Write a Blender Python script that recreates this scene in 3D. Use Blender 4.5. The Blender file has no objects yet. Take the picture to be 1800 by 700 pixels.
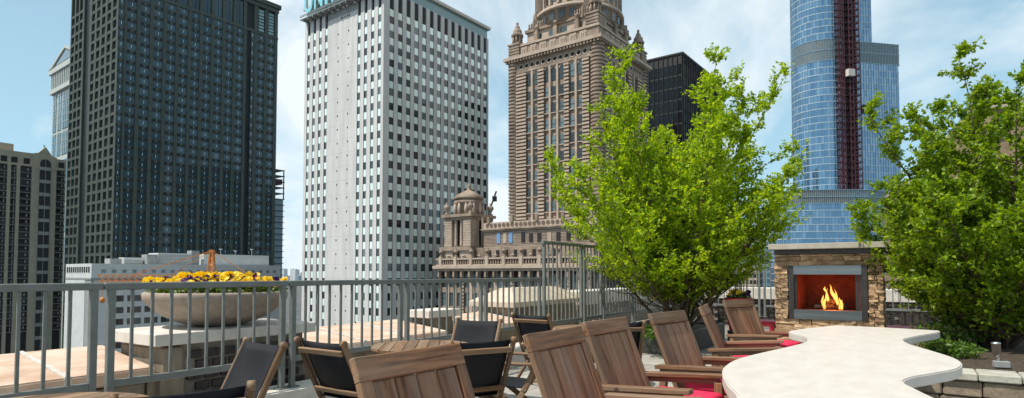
import bpy, bmesh, math, random
import numpy as np
from mathutils import Vector, Matrix
random.seed(7); np.random.seed(7)
R = math.radians
SC = bpy.context.scene
COL = SC.collection

# ------------------------------------------------------------------ camera
cam_data = bpy.data.cameras.new('camera'); cam = bpy.data.objects.new('camera', cam_data); COL.objects.link(cam)
cam.location = (0, 0, 1.4); cam.rotation_euler = (R(92.2), 0, 0)
cam_data.sensor_width = 36; cam_data.lens = 20.8; cam_data.shift_y = 91/1800
cam_data.clip_start = 0.05; cam_data.clip_end = 20000
SC.camera = cam
# ------------------------------------------------------------------ sky and sun
SUN_AZ, SUN_EL = 249.0, 57.0            # clockwise from the view direction
W = bpy.data.worlds.new('World'); SC.world = W; W.use_nodes = True
nt = W.node_tree; N = nt.nodes; Lk = nt.links; N.clear()
def nd(nodes, t, **k):
    n = nodes.new(t)
    for a, b in k.items(): setattr(n, a, b)
    return n
wo = nd(N, 'ShaderNodeOutputWorld'); bg = nd(N, 'ShaderNodeBackground'); bg.inputs[1].default_value = 0.075
sky = nd(N, 'ShaderNodeTexSky', sky_type='NISHITA', sun_disc=False)
sky.sun_elevation = R(SUN_EL); sky.sun_rotation = R(SUN_AZ); sky.air_density = 1.1; sky.dust_density = 1.2; sky.ozone_density = 1.0; sky.altitude = 200
tc = nd(N, 'ShaderNodeTexCoord'); sep = nd(N, 'ShaderNodeSeparateXYZ'); Lk.new(tc.outputs['Generated'], sep.inputs[0])
mz = nd(N, 'ShaderNodeMath', operation='MAXIMUM'); mz.inputs[1].default_value = 0.0; Lk.new(sep.outputs[2], mz.inputs[0])
az_ = nd(N, 'ShaderNodeMath', operation='ADD'); az_.inputs[1].default_value = 0.6; Lk.new(mz.outputs[0], az_.inputs[0])
dx = nd(N, 'ShaderNodeMath', operation='DIVIDE'); dy = nd(N, 'ShaderNodeMath', operation='DIVIDE')
Lk.new(sep.outputs[0], dx.inputs[0]); Lk.new(az_.outputs[0], dx.inputs[1]); Lk.new(sep.outputs[1], dy.inputs[0]); Lk.new(az_.outputs[0], dy.inputs[1])
cmb = nd(N, 'ShaderNodeCombineXYZ'); Lk.new(dx.outputs[0], cmb.inputs[0]); Lk.new(dy.outputs[0], cmb.inputs[1]); cmb.inputs[2].default_value = 3.3
nz = nd(N, 'ShaderNodeTexNoise'); nz.inputs['Scale'].default_value = 2.6; nz.inputs['Detail'].default_value = 7; nz.inputs['Roughness'].default_value = 0.55; nz.inputs['Distortion'].default_value = 0.35
Lk.new(cmb.outputs[0], nz.inputs['Vector'])
cr = nd(N, 'ShaderNodeValToRGB'); cr.color_ramp.elements[0].position = 0.44; cr.color_ramp.elements[1].position = 0.62
cr.color_ramp.elements[0].color = (0.06, 0.06, 0.06, 1); cr.color_ramp.elements[1].color = (0.95, 0.95, 0.95, 1)
Lk.new(nz.outputs[0], cr.inputs[0])
# low haze: near the horizon the air whitens
hz = nd(N, 'ShaderNodeMapRange'); hz.inputs[1].default_value = 0.0; hz.inputs[2].default_value = 0.55; hz.inputs[3].default_value = 0.85; hz.inputs[4].default_value = 0.35
Lk.new(sep.outputs[2], hz.inputs[0])
mxh = nd(N, 'ShaderNodeMix', data_type='RGBA'); Lk.new(hz.outputs[0], mxh.inputs[0]); Lk.new(sky.outputs[0], mxh.inputs[6]); mxh.inputs[7].default_value = (6.7, 11.8, 14.8, 1)
mxc = nd(N, 'ShaderNodeMix', data_type='RGBA'); Lk.new(cr.outputs[0], mxc.inputs[0]); Lk.new(mxh.outputs[2], mxc.inputs[6]); mxc.inputs[7].default_value = (12.7, 13.7, 14.3, 1)
Lk.new(mxc.outputs[2], bg.inputs[0]); Lk.new(bg.outputs[0], wo.inputs[0])
sd = bpy.data.lights.new('sun', 'SUN'); sd.energy = 5.0; sd.angle = R(0.53); sd.color = (1.0, 0.94, 0.85)
sun = bpy.data.objects.new('sun', sd); COL.objects.link(sun)
_s = Vector((math.sin(R(SUN_AZ))*math.cos(R(SUN_EL)), math.cos(R(SUN_AZ))*math.cos(R(SUN_EL)), math.sin(R(SUN_EL))))
sun.rotation_euler = (-_s).to_track_quat('-Z', 'Y').to_euler()
SC.view_settings.view_transform = 'Standard'; SC.view_settings.look = 'None'; SC.view_settings.exposure = 0.0; SC.view_settings.gamma = 1.0
SC.cycles.max_bounces = 6; SC.cycles.transparent_max_bounces = 6

# ------------------------------------------------------------------ mesh helpers
class MB:
    def __init__(s): s.v = []; s.f = []; s.m = []; s.sm = []
    def add(s, vs, fs, mi=0, smooth=False):
        o = len(s.v); s.v += [tuple(p) for p in vs]
        for q in fs: s.f.append(tuple(i+o for i in q)); s.m.append(mi); s.sm.append(smooth)
        return s
    def box(s, x0, x1, y0, y1, z0, z1, mi=0):
        return s.add([(x0,y0,z0),(x1,y0,z0),(x1,y1,z0),(x0,y1,z0),(x0,y0,z1),(x1,y0,z1),(x1,y1,z1),(x0,y1,z1)],
              [(0,3,2,1),(4,5,6,7),(0,1,5,4),(1,2,6,5),(2,3,7,6),(3,0,4,7)], mi)
    def prism(s, poly, z0, z1, mi=0, smooth=False):
        n = len(poly); a = [(x,y,z0) for x,y in poly]; b = [(x,y,z1) for x,y in poly]
        s.add(a+b, [tuple(range(n))[::-1], tuple(range(n,2*n))], mi)
        s.add(a+b, [(i,(i+1)%n,n+(i+1)%n,n+i) for i in range(n)], mi, smooth); return s
    def lathe(s, prof, n=16, c=(0,0), mi=0, smooth=True, rot=0.0):
        vs = []; fs = []
        for r, z in prof:
            for k in range(n):
                a = rot+2*math.pi*k/n; vs.append((c[0]+r*math.cos(a), c[1]+r*math.sin(a), z))
        for j in range(len(prof)-1):
            for k in range(n):
                fs.append((j*n+k, j*n+(k+1)%n, (j+1)*n+(k+1)%n, (j+1)*n+k))
        fs.append(tuple(range(n))[::-1]); L = (len(prof)-1)*n; fs.append(tuple(range(L, L+n)))
        return s.add(vs, fs, mi, smooth)
    def tube(s, pts, rad, n=5, mi=0, smooth=True):
        pts = [Vector(p) for p in pts]; rs = rad if isinstance(rad, (list, tuple)) else [rad]*len(pts)
        vs = []; fs = []
        for i, p in enumerate(pts):
            d = (pts[min(i+1, len(pts)-1)]-pts[max(i-1, 0)]).normalized()
            a = d.orthogonal().normalized(); b = d.cross(a)
            if i > 0:
                a = (pa - d*pa.dot(d)).normalized(); b = d.cross(a)
            pa = a
            for k in range(n):
                t = 2*math.pi*k/n; vs.append(p+(a*math.cos(t)+b*math.sin(t))*rs[i])
        for j in range(len(pts)-1):
            for k in range(n): fs.append((j*n+k, j*n+(k+1)%n, (j+1)*n+(k+1)%n, (j+1)*n+k))
        fs.append(tuple(range(n))[::-1]); L = (len(pts)-1)*n; fs.append(tuple(range(L, L+n)))
        return s.add(vs, fs, mi, smooth)
    def bar(s, p, q, w, mi=0):                       # thin square bar between two points
        return s.tube([p, q], w*0.707, 4, mi, False)
    def mesh(s, name, mats):
        me = bpy.data.meshes.new(name); me.from_pydata(s.v, [], s.f)
        for m in (mats if isinstance(mats, (list, tuple)) else [mats]): me.materials.append(m)
        me.polygons.foreach_set('material_index', s.m); me.polygons.foreach_set('use_smooth', s.sm); me.update(); return me
    def ob(s, name, mats, parent=None, loc=(0,0,0), rz=0.0, kind=None):
        return ob(name, s.mesh(name, mats), parent, loc, rz, kind)
def ob(name, me, parent=None, loc=(0,0,0), rz=0.0, kind=None, rot=None, sc=None):
    o = bpy.data.objects.new(name, me); COL.objects.link(o); o.parent = parent; o.location = loc
    o.rotation_euler = rot if rot else (0, 0, rz)
    if sc: o.scale = sc
    if kind: o['kind'] = kind
    return o
def thing(name, label, cat, loc=(0,0,0), rz=0.0, group=None):
    o = bpy.data.objects.new(name, None); COL.objects.link(o); o.location = loc; o.rotation_euler = (0, 0, rz); o.empty_display_size = 0.2
    return tag(o, label, cat, group)
def tag(o, label, cat, group=None):
    o['label'] = label; o['category'] = cat
    if group: o['group'] = group
    return o
def boxmesh(name, x, y, z, mat, bev=0.0, seg=1):       # box centred on its origin
    bm = bmesh.new(); bmesh.ops.create_cube(bm, size=1.0); bmesh.ops.scale(bm, vec=(x, y, z), verts=bm.verts)
    if bev > 0: bmesh.ops.bevel(bm, geom=list(bm.edges), offset=bev, segments=seg, affect='EDGES', profile=0.5)
    me = bpy.data.meshes.new(name); bm.to_mesh(me); bm.free(); me.materials.append(mat); return me
_pk = {}
def plank(name, p0, p1, w, t, mat, parent, up=(0,0,1), bev=0.004):   # a board from p0 to p1, width across, thickness along up
    p0 = Vector(p0); p1 = Vector(p1); X = p1-p0; L = X.length; X.normalize()
    Z = Vector(up); Z = (Z-X*Z.dot(X)).normalized(); Y = Z.cross(X)
    key = (name, round(L,3), round(w,3), round(t,3), mat.name)
    if key not in _pk: _pk[key] = boxmesh(name, L, w, t, mat, min(bev, t*0.3))
    o = bpy.data.objects.new(name, _pk[key]); COL.objects.link(o); o.parent = parent
    M = Matrix((X, Y, Z)).transposed().to_4x4(); M.translation = (p0+p1)/2; o.matrix_local = M
    return o
def spread(name, me, places, parent, limit=300):
    """alike pieces (x,y,z,rz): those nearest the viewer become objects, the rest one joined part"""
    pm = Matrix.Translation(parent.location) @ Matrix.Rotation(parent.rotation_euler.z, 4, 'Z')
    def key(p):
        w = pm @ Vector(p[:3]); el = (w.z-1.4)/max(w.length, 1)
        out = 0 if (abs(w.x) < 0.88*w.y and el < 0.42 and el > -0.09) else 1
        return (out, w.length)
    ps = sorted(places, key=key)
    for p in ps[:limit]: ob(name, me, parent, p[:3], p[3])
    rest = ps[limit:]
    if rest:
        n = len(me.vertices); co = np.empty(n*3); me.vertices.foreach_get('co', co); co = co.reshape(-1, 3)
        fs = [tuple(f.vertices) for f in me.polygons]; mi = [f.material_index for f in me.polygons]
        V = []; F = []; M = []
        for i, p in enumerate(rest):
            c, s_ = math.cos(p[3]), math.sin(p[3])
            V.append(np.c_[co[:,0]*c-co[:,1]*s_+p[0], co[:,0]*s_+co[:,1]*c+p[1], co[:,2]+p[2]])
            F += [tuple(a+i*n for a in f) for f in fs]; M += mi
        m2 = bpy.data.meshes.new(name); m2.from_pydata(np.concatenate(V).tolist(), [], F)
        for m in me.materials: m2.materials.append(m)
        m2.polygons.foreach_set('material_index', M); m2.update()
        ob(name+'_field', m2, parent, kind='stuff')

# ------------------------------------------------------------------ materials
def principled(name):
    m = bpy.data.materials.new(name); m.use_nodes = True; n = m.node_tree.nodes
    return m, n, m.node_tree.links, n['Principled BSDF']
def rnd_value(n, l):                                   # per piece random number, for joined and single pieces alike
    oi = nd(n, 'ShaderNodeObjectInfo'); ge = nd(n, 'ShaderNodeNewGeometry'); a = nd(n, 'ShaderNodeMath', operation='ADD'); f = nd(n, 'ShaderNodeMath', operation='FRACT')
    l.new(oi.outputs['Random'], a.inputs[0]); l.new(ge.outputs['Random Per Island'], a.inputs[1]); l.new(a.outputs[0], f.inputs[0]); return f.outputs[0]
def mat(name, c0, c1=None, rough=0.7, scale=4.0, stretch=(1,1,1), bump=0.0, bscale=None, metal=0.0, piece=0.0, spec=0.5, detail=6, coord='Object', lo=0.35, hi=0.65):
    m, n, l, b = principled(name)
    c1 = c1 or c0
    tc = nd(n, 'ShaderNodeTexCoord'); mp = nd(n, 'ShaderNodeMapping'); mp.inputs['Scale'].default_value = stretch
    l.new(tc.outputs[coord], mp.inputs[0])
    rv = rnd_value(n, l)
    of = nd(n, 'ShaderNodeVectorMath', operation='MULTIPLY_ADD'); cb = nd(n, 'ShaderNodeCombineXYZ')
    for i in range(3): l.new(rv, cb.inputs[i])
    l.new(cb.outputs[0], of.inputs[0]); of.inputs[1].default_value = (17, 23, 31) if piece else (0, 0, 0); l.new(mp.outputs[0], of.inputs[2])
    no = nd(n, 'ShaderNodeTexNoise'); no.inputs['Scale'].default_value = scale; no.inputs['Detail'].default_value = detail; no.inputs['Roughness'].default_value = 0.62
    l.new(of.outputs[0], no.inputs['Vector'])
    r = nd(n, 'ShaderNodeValToRGB'); r.color_ramp.elements[0].position = lo; r.color_ramp.elements[1].position = hi
    r.color_ramp.elements[0].color = (*c0, 1); r.color_ramp.elements[1].color = (*c1, 1); l.new(no.outputs[0], r.inputs[0])
    out = r.outputs[0]
    if piece:
        mr = nd(n, 'ShaderNodeMapRange'); mr.inputs[3].default_value = 1-piece; mr.inputs[4].default_value = 1+piece; l.new(rv, mr.inputs[0])
        hs = nd(n, 'ShaderNodeHueSaturation'); l.new(out, hs.inputs['Color']); l.new(mr.outputs[0], hs.inputs['Value']); out = hs.outputs[0]
    l.new(out, b.inputs['Base Color']); b.inputs['Roughness'].default_value = rough; b.inputs['Metallic'].default_value = metal; b.inputs['Specular IOR Level'].default_value = spec
    if bump:
        n2 = nd(n, 'ShaderNodeTexNoise'); n2.inputs['Scale'].default_value = bscale or scale*4; n2.inputs['Detail'].default_value = 5; l.new(of.outputs[0], n2.inputs['Vector'])
        bp = nd(n, 'ShaderNodeBump'); bp.inputs['Strength'].default_value = bump; bp.inputs['Distance'].default_value = 0.02; l.new(n2.outputs[0], bp.inputs['Height']); l.new(bp.outputs[0], b.inputs['Normal'])
    return m
def glass(name, c0, c1, rough=0.06, spec=0.8, metal=0.0, piece_rough=0.0, wob=0.0):
    """window glass: a per-pane colour (blinds, dark rooms) under a clear reflection"""
    m, n, l, b = principled(name); rv = rnd_value(n, l)
    r = nd(n, 'ShaderNodeValToRGB'); r.color_ramp.elements[0].color = (*c0, 1); r.color_ramp.elements[1].color = (*c1, 1); r.color_ramp.elements[0].position = 0.3; l.new(rv, r.inputs[0])
    l.new(r.outputs[0], b.inputs['Base Color']); b.inputs['Roughness'].default_value = rough; b.inputs['Specular IOR Level'].default_value = spec; b.inputs['Metallic'].default_value = metal
    if wob:
        tc = nd(n, 'ShaderNodeTexCoord'); no = nd(n, 'ShaderNodeTexNoise'); no.inputs['Scale'].default_value = 0.35; no.inputs['Detail'].default_value = 2; l.new(tc.outputs['Object'], no.inputs['Vector'])
        bp = nd(n, 'ShaderNodeBump'); bp.inputs['Strength'].default_value = wob; bp.inputs['Distance'].default_value = 0.3; l.new(no.outputs[0], bp.inputs['Height']); l.new(bp.outputs[0], b.inputs['Normal'])
    return m
M = {}
M['ground'] = mat('city_ground', (0.055,0.055,0.055), (0.10,0.10,0.095), 0.9, 0.02)
M['floor'] = mat('paver_stone', (0.30,0.28,0.245), (0.40,0.375,0.33), 0.85, 3, bump=0.2, piece=0.12)
M['rail'] = mat('grey_green_paint', (0.135,0.146,0.134), (0.175,0.186,0.172), 0.5, 9, bump=0.05)
M['peach'] = mat('peach_terracotta', (0.48,0.31,0.205), (0.70,0.54,0.42), 0.8, 2.2, stretch=(1,2,1), bump=0.25, bscale=30, piece=0.08, detail=9)
M['mortar'] = mat('pale_mortar', (0.5,0.46,0.40), (0.64,0.60,0.54), 0.9, 14, bump=0.6, bscale=60)
M['oldstone'] = mat('old_brown_stone', (0.15,0.12,0.085), (0.27,0.225,0.165), 0.85, 5, stretch=(1,1,0.4), bump=0.3, piece=0.1)
M['capstone'] = mat('limestone_cap', (0.53,0.49,0.43), (0.66,0.62,0.56), 0.8, 4, bump=0.15, bscale=60)
M['cream'] = mat('cream_stone', (0.45,0.37,0.28), (0.60,0.51,0.40), 0.85, 4, bump=0.2, bscale=40)
M['brickdark'] = mat('glazed_dark_brick', (0.014,0.012,0.013), (0.05,0.038,0.034), 0.45, 12, bump=0.3, piece=0.4)
M['grout'] = mat('old_grout', (0.17,0.15,0.125), (0.26,0.23,0.195), 0.95, 15, bump=0.5)
M['bowl'] = mat('cast_stone_bowl', (0.27,0.215,0.17), (0.35,0.29,0.235), 0.85, 14, bump=0.15, bscale=120)
M['soil'] = mat('dark_mulch', (0.035,0.024,0.016), (0.10,0.07,0.045), 0.95, 30, bump=1.0, bscale=60)
def wood(name, a, b, grey, gfac):
    m, n, l, p = principled(name); rv = rnd_value(n, l)
    tc = nd(n, 'ShaderNodeTexCoord'); mp = nd(n, 'ShaderNodeMapping'); mp.inputs['Scale'].default_value = (1.6, 22, 22); l.new(tc.outputs['Object'], mp.inputs[0])
    cb = nd(n, 'ShaderNodeCombineXYZ'); [l.new(rv, cb.inputs[i]) for i in range(3)]
    of = nd(n, 'ShaderNodeVectorMath', operation='MULTIPLY_ADD'); of.inputs[1].default_value = (37, 53, 71); l.new(cb.outputs[0], of.inputs[0]); l.new(mp.outputs[0], of.inputs[2])
    no = nd(n, 'ShaderNodeTexNoise'); no.inputs['Scale'].default_value = 2.4; no.inputs['Detail'].default_value = 8; no.inputs['Roughness'].default_value = 0.65; no.inputs['Distortion'].default_value = 0.4; l.new(of.outputs[0], no.inputs['Vector'])
    r = nd(n, 'ShaderNodeValToRGB'); r.color_ramp.elements[0].position = 0.32; r.color_ramp.elements[1].position = 0.70; r.color_ramp.elements[0].color = (*a, 1); r.color_ramp.elements[1].color = (*b, 1); l.new(no.outputs[0], r.inputs[0])
    # weathered silver-grey blotches along the grain
    mp2 = nd(n, 'ShaderNodeMapping'); mp2.inputs['Scale'].default_value = (0.15, 0.12, 0.12); l.new(of.outputs[0], mp2.inputs[0])
    n2 = nd(n, 'ShaderNodeTexNoise'); n2.inputs['Scale'].default_value = 4; n2.inputs['Detail'].default_value = 4; l.new(mp2.outputs[0], n2.inputs['Vector'])
    r2 = nd(n, 'ShaderNodeValToRGB'); r2.color_ramp.elements[0].position = 0.38; r2.color_ramp.elements[1].position = 0.66; r2.color_ramp.elements[1].color = (gfac, gfac, gfac, 1); l.new(n2.outputs[0], r2.inputs[0])
    mx = nd(n, 'ShaderNodeMix', data_type='RGBA'); l.new(r2.outputs[0], mx.inputs[0]); l.new(r.outputs[0], mx.inputs[6]); mx.inputs[7].default_value = (*grey, 1)
    mr = nd(n, 'ShaderNodeMapRange'); mr.inputs[3].default_value = 0.72; mr.inputs[4].default_value = 1.28; l.new(rv, mr.inputs[0])
    hs = nd(n, 'ShaderNodeHueSaturation'); l.new(mx.outputs[2], hs.inputs['Color']); l.new(mr.outputs[0], hs.inputs['Value'])
    l.new(hs.outputs[0], p.inputs['Base Color']); p.inputs['Roughness'].default_value = 0.6; p.inputs['Specular IOR Level'].default_value = 0.3
    bp = nd(n, 'ShaderNodeBump'); bp.inputs['Strength'].default_value = 0.35; bp.inputs['Distance'].default_value = 0.004; l.new(no.outputs[0], bp.inputs['Height']); l.new(bp.outputs[0], p.inputs['Normal'])
    return m
M['teak'] = wood('weathered_teak', (0.062,0.027,0.013), (0.29,0.142,0.066), (0.26,0.185,0.125), 0.7)
M['teak2'] = wood('oiled_teak', (0.09,0.048,0.024), (0.27,0.15,0.072), (0.33,0.25,0.175), 0.5)
M['sling'] = mat('black_sling_mesh', (0.006,0.007,0.010), (0.012,0.014,0.019), 0.6, 200, bump=0.3, bscale=700, spec=0.25)
M['steel'] = mat('brushed_steel', (0.22,0.235,0.23), (0.32,0.335,0.325), 0.36, 60, stretch=(0.02,1,1), metal=1.0)
M['darksteel'] = mat('dark_steel', (0.05,0.045,0.04), (0.08,0.07,0.065), 0.4, 20, metal=0.6)
M['chrome'] = mat('satin_aluminium', (0.6,0.62,0.6), (0.7,0.72,0.7), 0.3, 10, metal=1.0)
M['pink'] = mat('hot_pink_canvas', (0.62,0.015,0.065), (0.74,0.025,0.095), 0.75, 40, bump=0.2, bscale=300)
M['redpaint'] = mat('red_paint', (0.42,0.008,0.025), (0.5,0.012,0.035), 0.45, 10)
M['tabletop'] = mat('honed_limestone', (0.515,0.465,0.41), (0.585,0.54,0.487), 0.6, 4, stretch=(1,2,1), bump=0.06, bscale=90, detail=14, lo=0.3, hi=0.6)
M['pedestal'] = mat('dark_tile', (0.03,0.035,0.03), (0.06,0.06,0.05), 0.5, 8)
M['ledger'] = mat('ledger_stone', (0.24,0.14,0.07), (0.50,0.34,0.20), 0.85, 7, bump=0.8, bscale=25, piece=0.35)
M['mantel'] = mat('cast_mantel', (0.36,0.32,0.26), (0.44,0.40,0.33), 0.8, 6, bump=0.1)
M['firebrick'] = mat('fire_brick', (0.14,0.026,0.010), (0.25,0.05,0.018), 0.9, 6, bump=0.3)
M['char'] = mat('charred_log', (0.012,0.009,0.007), (0.06,0.035,0.02), 0.9, 14, bump=0.8)
M['blockwall'] = mat('garden_block', (0.17,0.13,0.095), (0.30,0.24,0.17), 0.9, 7, bump=0.5, piece=0.25)
M['blockcap'] = mat('garden_cap', (0.36,0.34,0.28), (0.48,0.46,0.39), 0.85, 6, bump=0.3, piece=0.12)
M['bark'] = mat('birch_brown_bark', (0.045,0.03,0.02), (0.14,0.095,0.06), 0.9, 10, stretch=(1,1,0.3), bump=0.6)
def leafmat(name, c0, c1, tr=0.45):
    m = bpy.data.materials.new(name); m.use_nodes = True; n = m.node_tree.nodes; l = m.node_tree.links; n.clear()
    o = nd(n, 'ShaderNodeOutputMaterial'); rv = rnd_value(n, l); r = nd(n, 'ShaderNodeValToRGB'); r.color_ramp.elements[0].color = (*c0, 1); r.color_ramp.elements[1].color = (*c1, 1); l.new(rv, r.inputs[0])
    p = nd(n, 'ShaderNodeBsdfPrincipled'); p.inputs['Roughness'].default_value = 0.42; p.inputs['Specular IOR Level'].default_value = 0.35; l.new(r.outputs[0], p.inputs['Base Color'])
    t = nd(n, 'ShaderNodeBsdfTranslucent'); hs = nd(n, 'ShaderNodeHueSaturation'); hs.inputs['Hue'].default_value = 0.485; hs.inputs['Saturation'].default_value = 1.1; hs.inputs['Value'].default_value = 1.75; l.new(r.outputs[0], hs.inputs['Color']); l.new(hs.outputs[0], t.inputs[0])
    x = nd(n, 'ShaderNodeMixShader'); x.inputs[0].default_value = tr; l.new(p.outputs[0], x.inputs[1]); l.new(t.outputs[0], x.inputs[2]); l.new(x.outputs[0], o.inputs[0]); return m
M['leaf'] = leafmat('spring_leaf', (0.11,0.235,0.006), (0.43,0.55,0.022), 0.5)
M['leaf2'] = leafmat('green_leaf', (0.07,0.16,0.008), (0.30,0.42,0.02))
M['herb'] = leafmat('low_leaf', (0.05,0.12,0.015), (0.12,0.20,0.03), 0.3)
M['yellow'] = leafmat('yellow_petal', (0.78,0.50,0.008), (0.85,0.66,0.05), 0.25)
M['purple'] = leafmat('purple_petal', (0.035,0.006,0.06), (0.08,0.012,0.13), 0.2)
M['pistil'] = mat('flower_eye', (0.25,0.07,0.01), (0.4,0.15,0.02), 0.8)
# far buildings
M['wt_stone'] = mat('white_tower_stone', (0.485,0.48,0.465), (0.615,0.605,0.585), 0.75, 0.6, stretch=(1,1,0.12), bump=0.05)
M['wt_glass'] = glass('white_tower_glass', (0.016,0.026,0.03), (0.13,0.17,0.185), 0.05, 0.9)
M['wt_span'] = glass('white_tower_spandrel', (0.76,0.93,0.87), (0.84,0.97,0.92), 0.2, 0.9, metal=0.2)
M['wt_louvre'] = mat('white_tower_louvre', (0.02,0.022,0.025), (0.03,0.03,0.035), 0.6)
M['teal'] = glass('teal_band', (0.12,0.25,0.27), (0.18,0.33,0.34), 0.2)
M['cyan'] = mat('cyan_letter', (0.20,0.58,0.70), (0.25,0.64,0.75), 0.4)
M['letter_edge'] = mat('letter_return', (0.35,0.48,0.45), (0.42,0.55,0.5), 0.5)
M['dt_stone'] = mat('dark_tower_granite', (0.044,0.060,0.050), (0.078,0.094,0.080), 0.6, 0.8, bump=0.05, spec=0.2)
M['dt_dark'] = mat('dark_tower_panel', (0.008,0.012,0.014), (0.018,0.024,0.026), 0.5, 0.5, spec=0.2)
M['dt_glass'] = glass('dark_tower_glass', (0.026,0.056,0.072), (0.05,0.098,0.12), 0.06, 0.45, metal=0.15)
M['bright'] = mat('bright_mullion', (0.55,0.62,0.66), None, 0.35)
M['rs_wall'] = mat('beige_concrete', (0.32,0.30,0.215), (0.38,0.36,0.27), 0.85, 0.5, bump=0.05)
M['rs_glass'] = glass('flat_glass', (0.010,0.012,0.014), (0.055,0.065,0.07), 0.08, 0.5)
M['pd_wall'] = mat('pale_granite', (0.42,0.46,0.43), (0.50,0.53,0.50), 0.7, 0.4)
M['pd_glass'] = glass('pale_blue_glass', (0.10,0.19,0.24), (0.16,0.27,0.32), 0.06, 0.9)
M['lw_wall'] = mat('white_concrete', (0.50,0.52,0.51), (0.58,0.60,0.58), 0.8, 0.5)
M['lw_glass'] = glass('ribbon_glass', (0.012,0.014,0.016), (0.04,0.045,0.05), 0.08)
M['lw_grey'] = mat('grey_plant_room', (0.24,0.25,0.25), (0.31,0.32,0.31), 0.8, 0.6)
M['orange'] = mat('crane_orange', (0.55,0.17,0.02), (0.62,0.22,0.035), 0.5, 2)
M['jw_stone'] = mat('buff_terracotta', (0.19,0.14,0.105), (0.37,0.29,0.22), 0.85, 0.3, stretch=(1,1,0.6), bump=0.1)
M['jw_pale'] = mat('pale_terracotta', (0.36,0.28,0.215), (0.47,0.38,0.30), 0.85, 0.6, bump=0.1)
M['jw_brown'] = mat('brown_spandrel', (0.10,0.068,0.05), (0.16,0.112,0.085), 0.85, 0.8, bump=0.1)
M['jw_glass'] = glass('sash_glass', (0.015,0.024,0.027), (0.14,0.21,0.225), 0.08, 0.8)
M['jw_frame'] = mat('sash_frame', (0.07,0.085,0.08), None, 0.6)
M['bluefilm'] = mat('blue_film', (0.12,0.27,0.50), (0.16,0.32,0.55), 0.4)
M['bk_glass'] = glass('black_glass', (0.004,0.005,0.006), (0.010,0.012,0.014), 0.12, 0.35)
M['bk_mull'] = mat('black_mullion', (0.012,0.012,0.014), (0.02,0.02,0.022), 0.5)
M['tp_glass'] = glass('blue_glass', (0.11,0.24,0.39), (0.20,0.36,0.51), 0.04, 1.0, metal=0.6, wob=0.05)
M['tp_slab'] = mat('floor_edge', (0.50,0.58,0.60), (0.60,0.67,0.68), 0.35, 1)
M['tp_mull'] = mat('fin_metal', (0.22,0.33,0.40), (0.28,0.4,0.46), 0.35, 1, metal=0.5)
M['tp_mech'] = mat('louvre_grey', (0.13,0.14,0.13), (0.2,0.2,0.185), 0.5, 1)
M['hoist'] = mat('oxide_red_steel', (0.045,0.007,0.014), (0.085,0.015,0.024), 0.6, 1)
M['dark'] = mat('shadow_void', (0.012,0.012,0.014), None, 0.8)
M['rb_brick'] = mat('tan_brick', (0.20,0.135,0.085), (0.32,0.23,0.155), 0.9, 1.2, bump=0.2)
M['rb_sill'] = mat('tan_sill', (0.36,0.3,0.23), (0.42,0.36,0.28), 0.85, 2)
M['far_white'] = mat('far_pale_wall', (0.42,0.46,0.47), (0.5,0.54,0.55), 0.8, 0.1)
M['far_blue'] = mat('far_blue_wall', (0.13,0.22,0.27), (0.2,0.29,0.33), 0.4, 0.1)

# ------------------------------------------------------------------ ground and far skyline
GZ = -83.0
GR = R(90-36.8)                                         # street grid
g = MB(); g.add([(-8000,-1500,GZ),(8000,-1500,GZ),(8000,9000,GZ),(-8000,9000,GZ)], [(0,1,2,3)]); g.ob('ground', M['ground'], kind='structure')
LFT = -math.pi/2                                        # turns a piece from the u face to the v face

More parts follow.
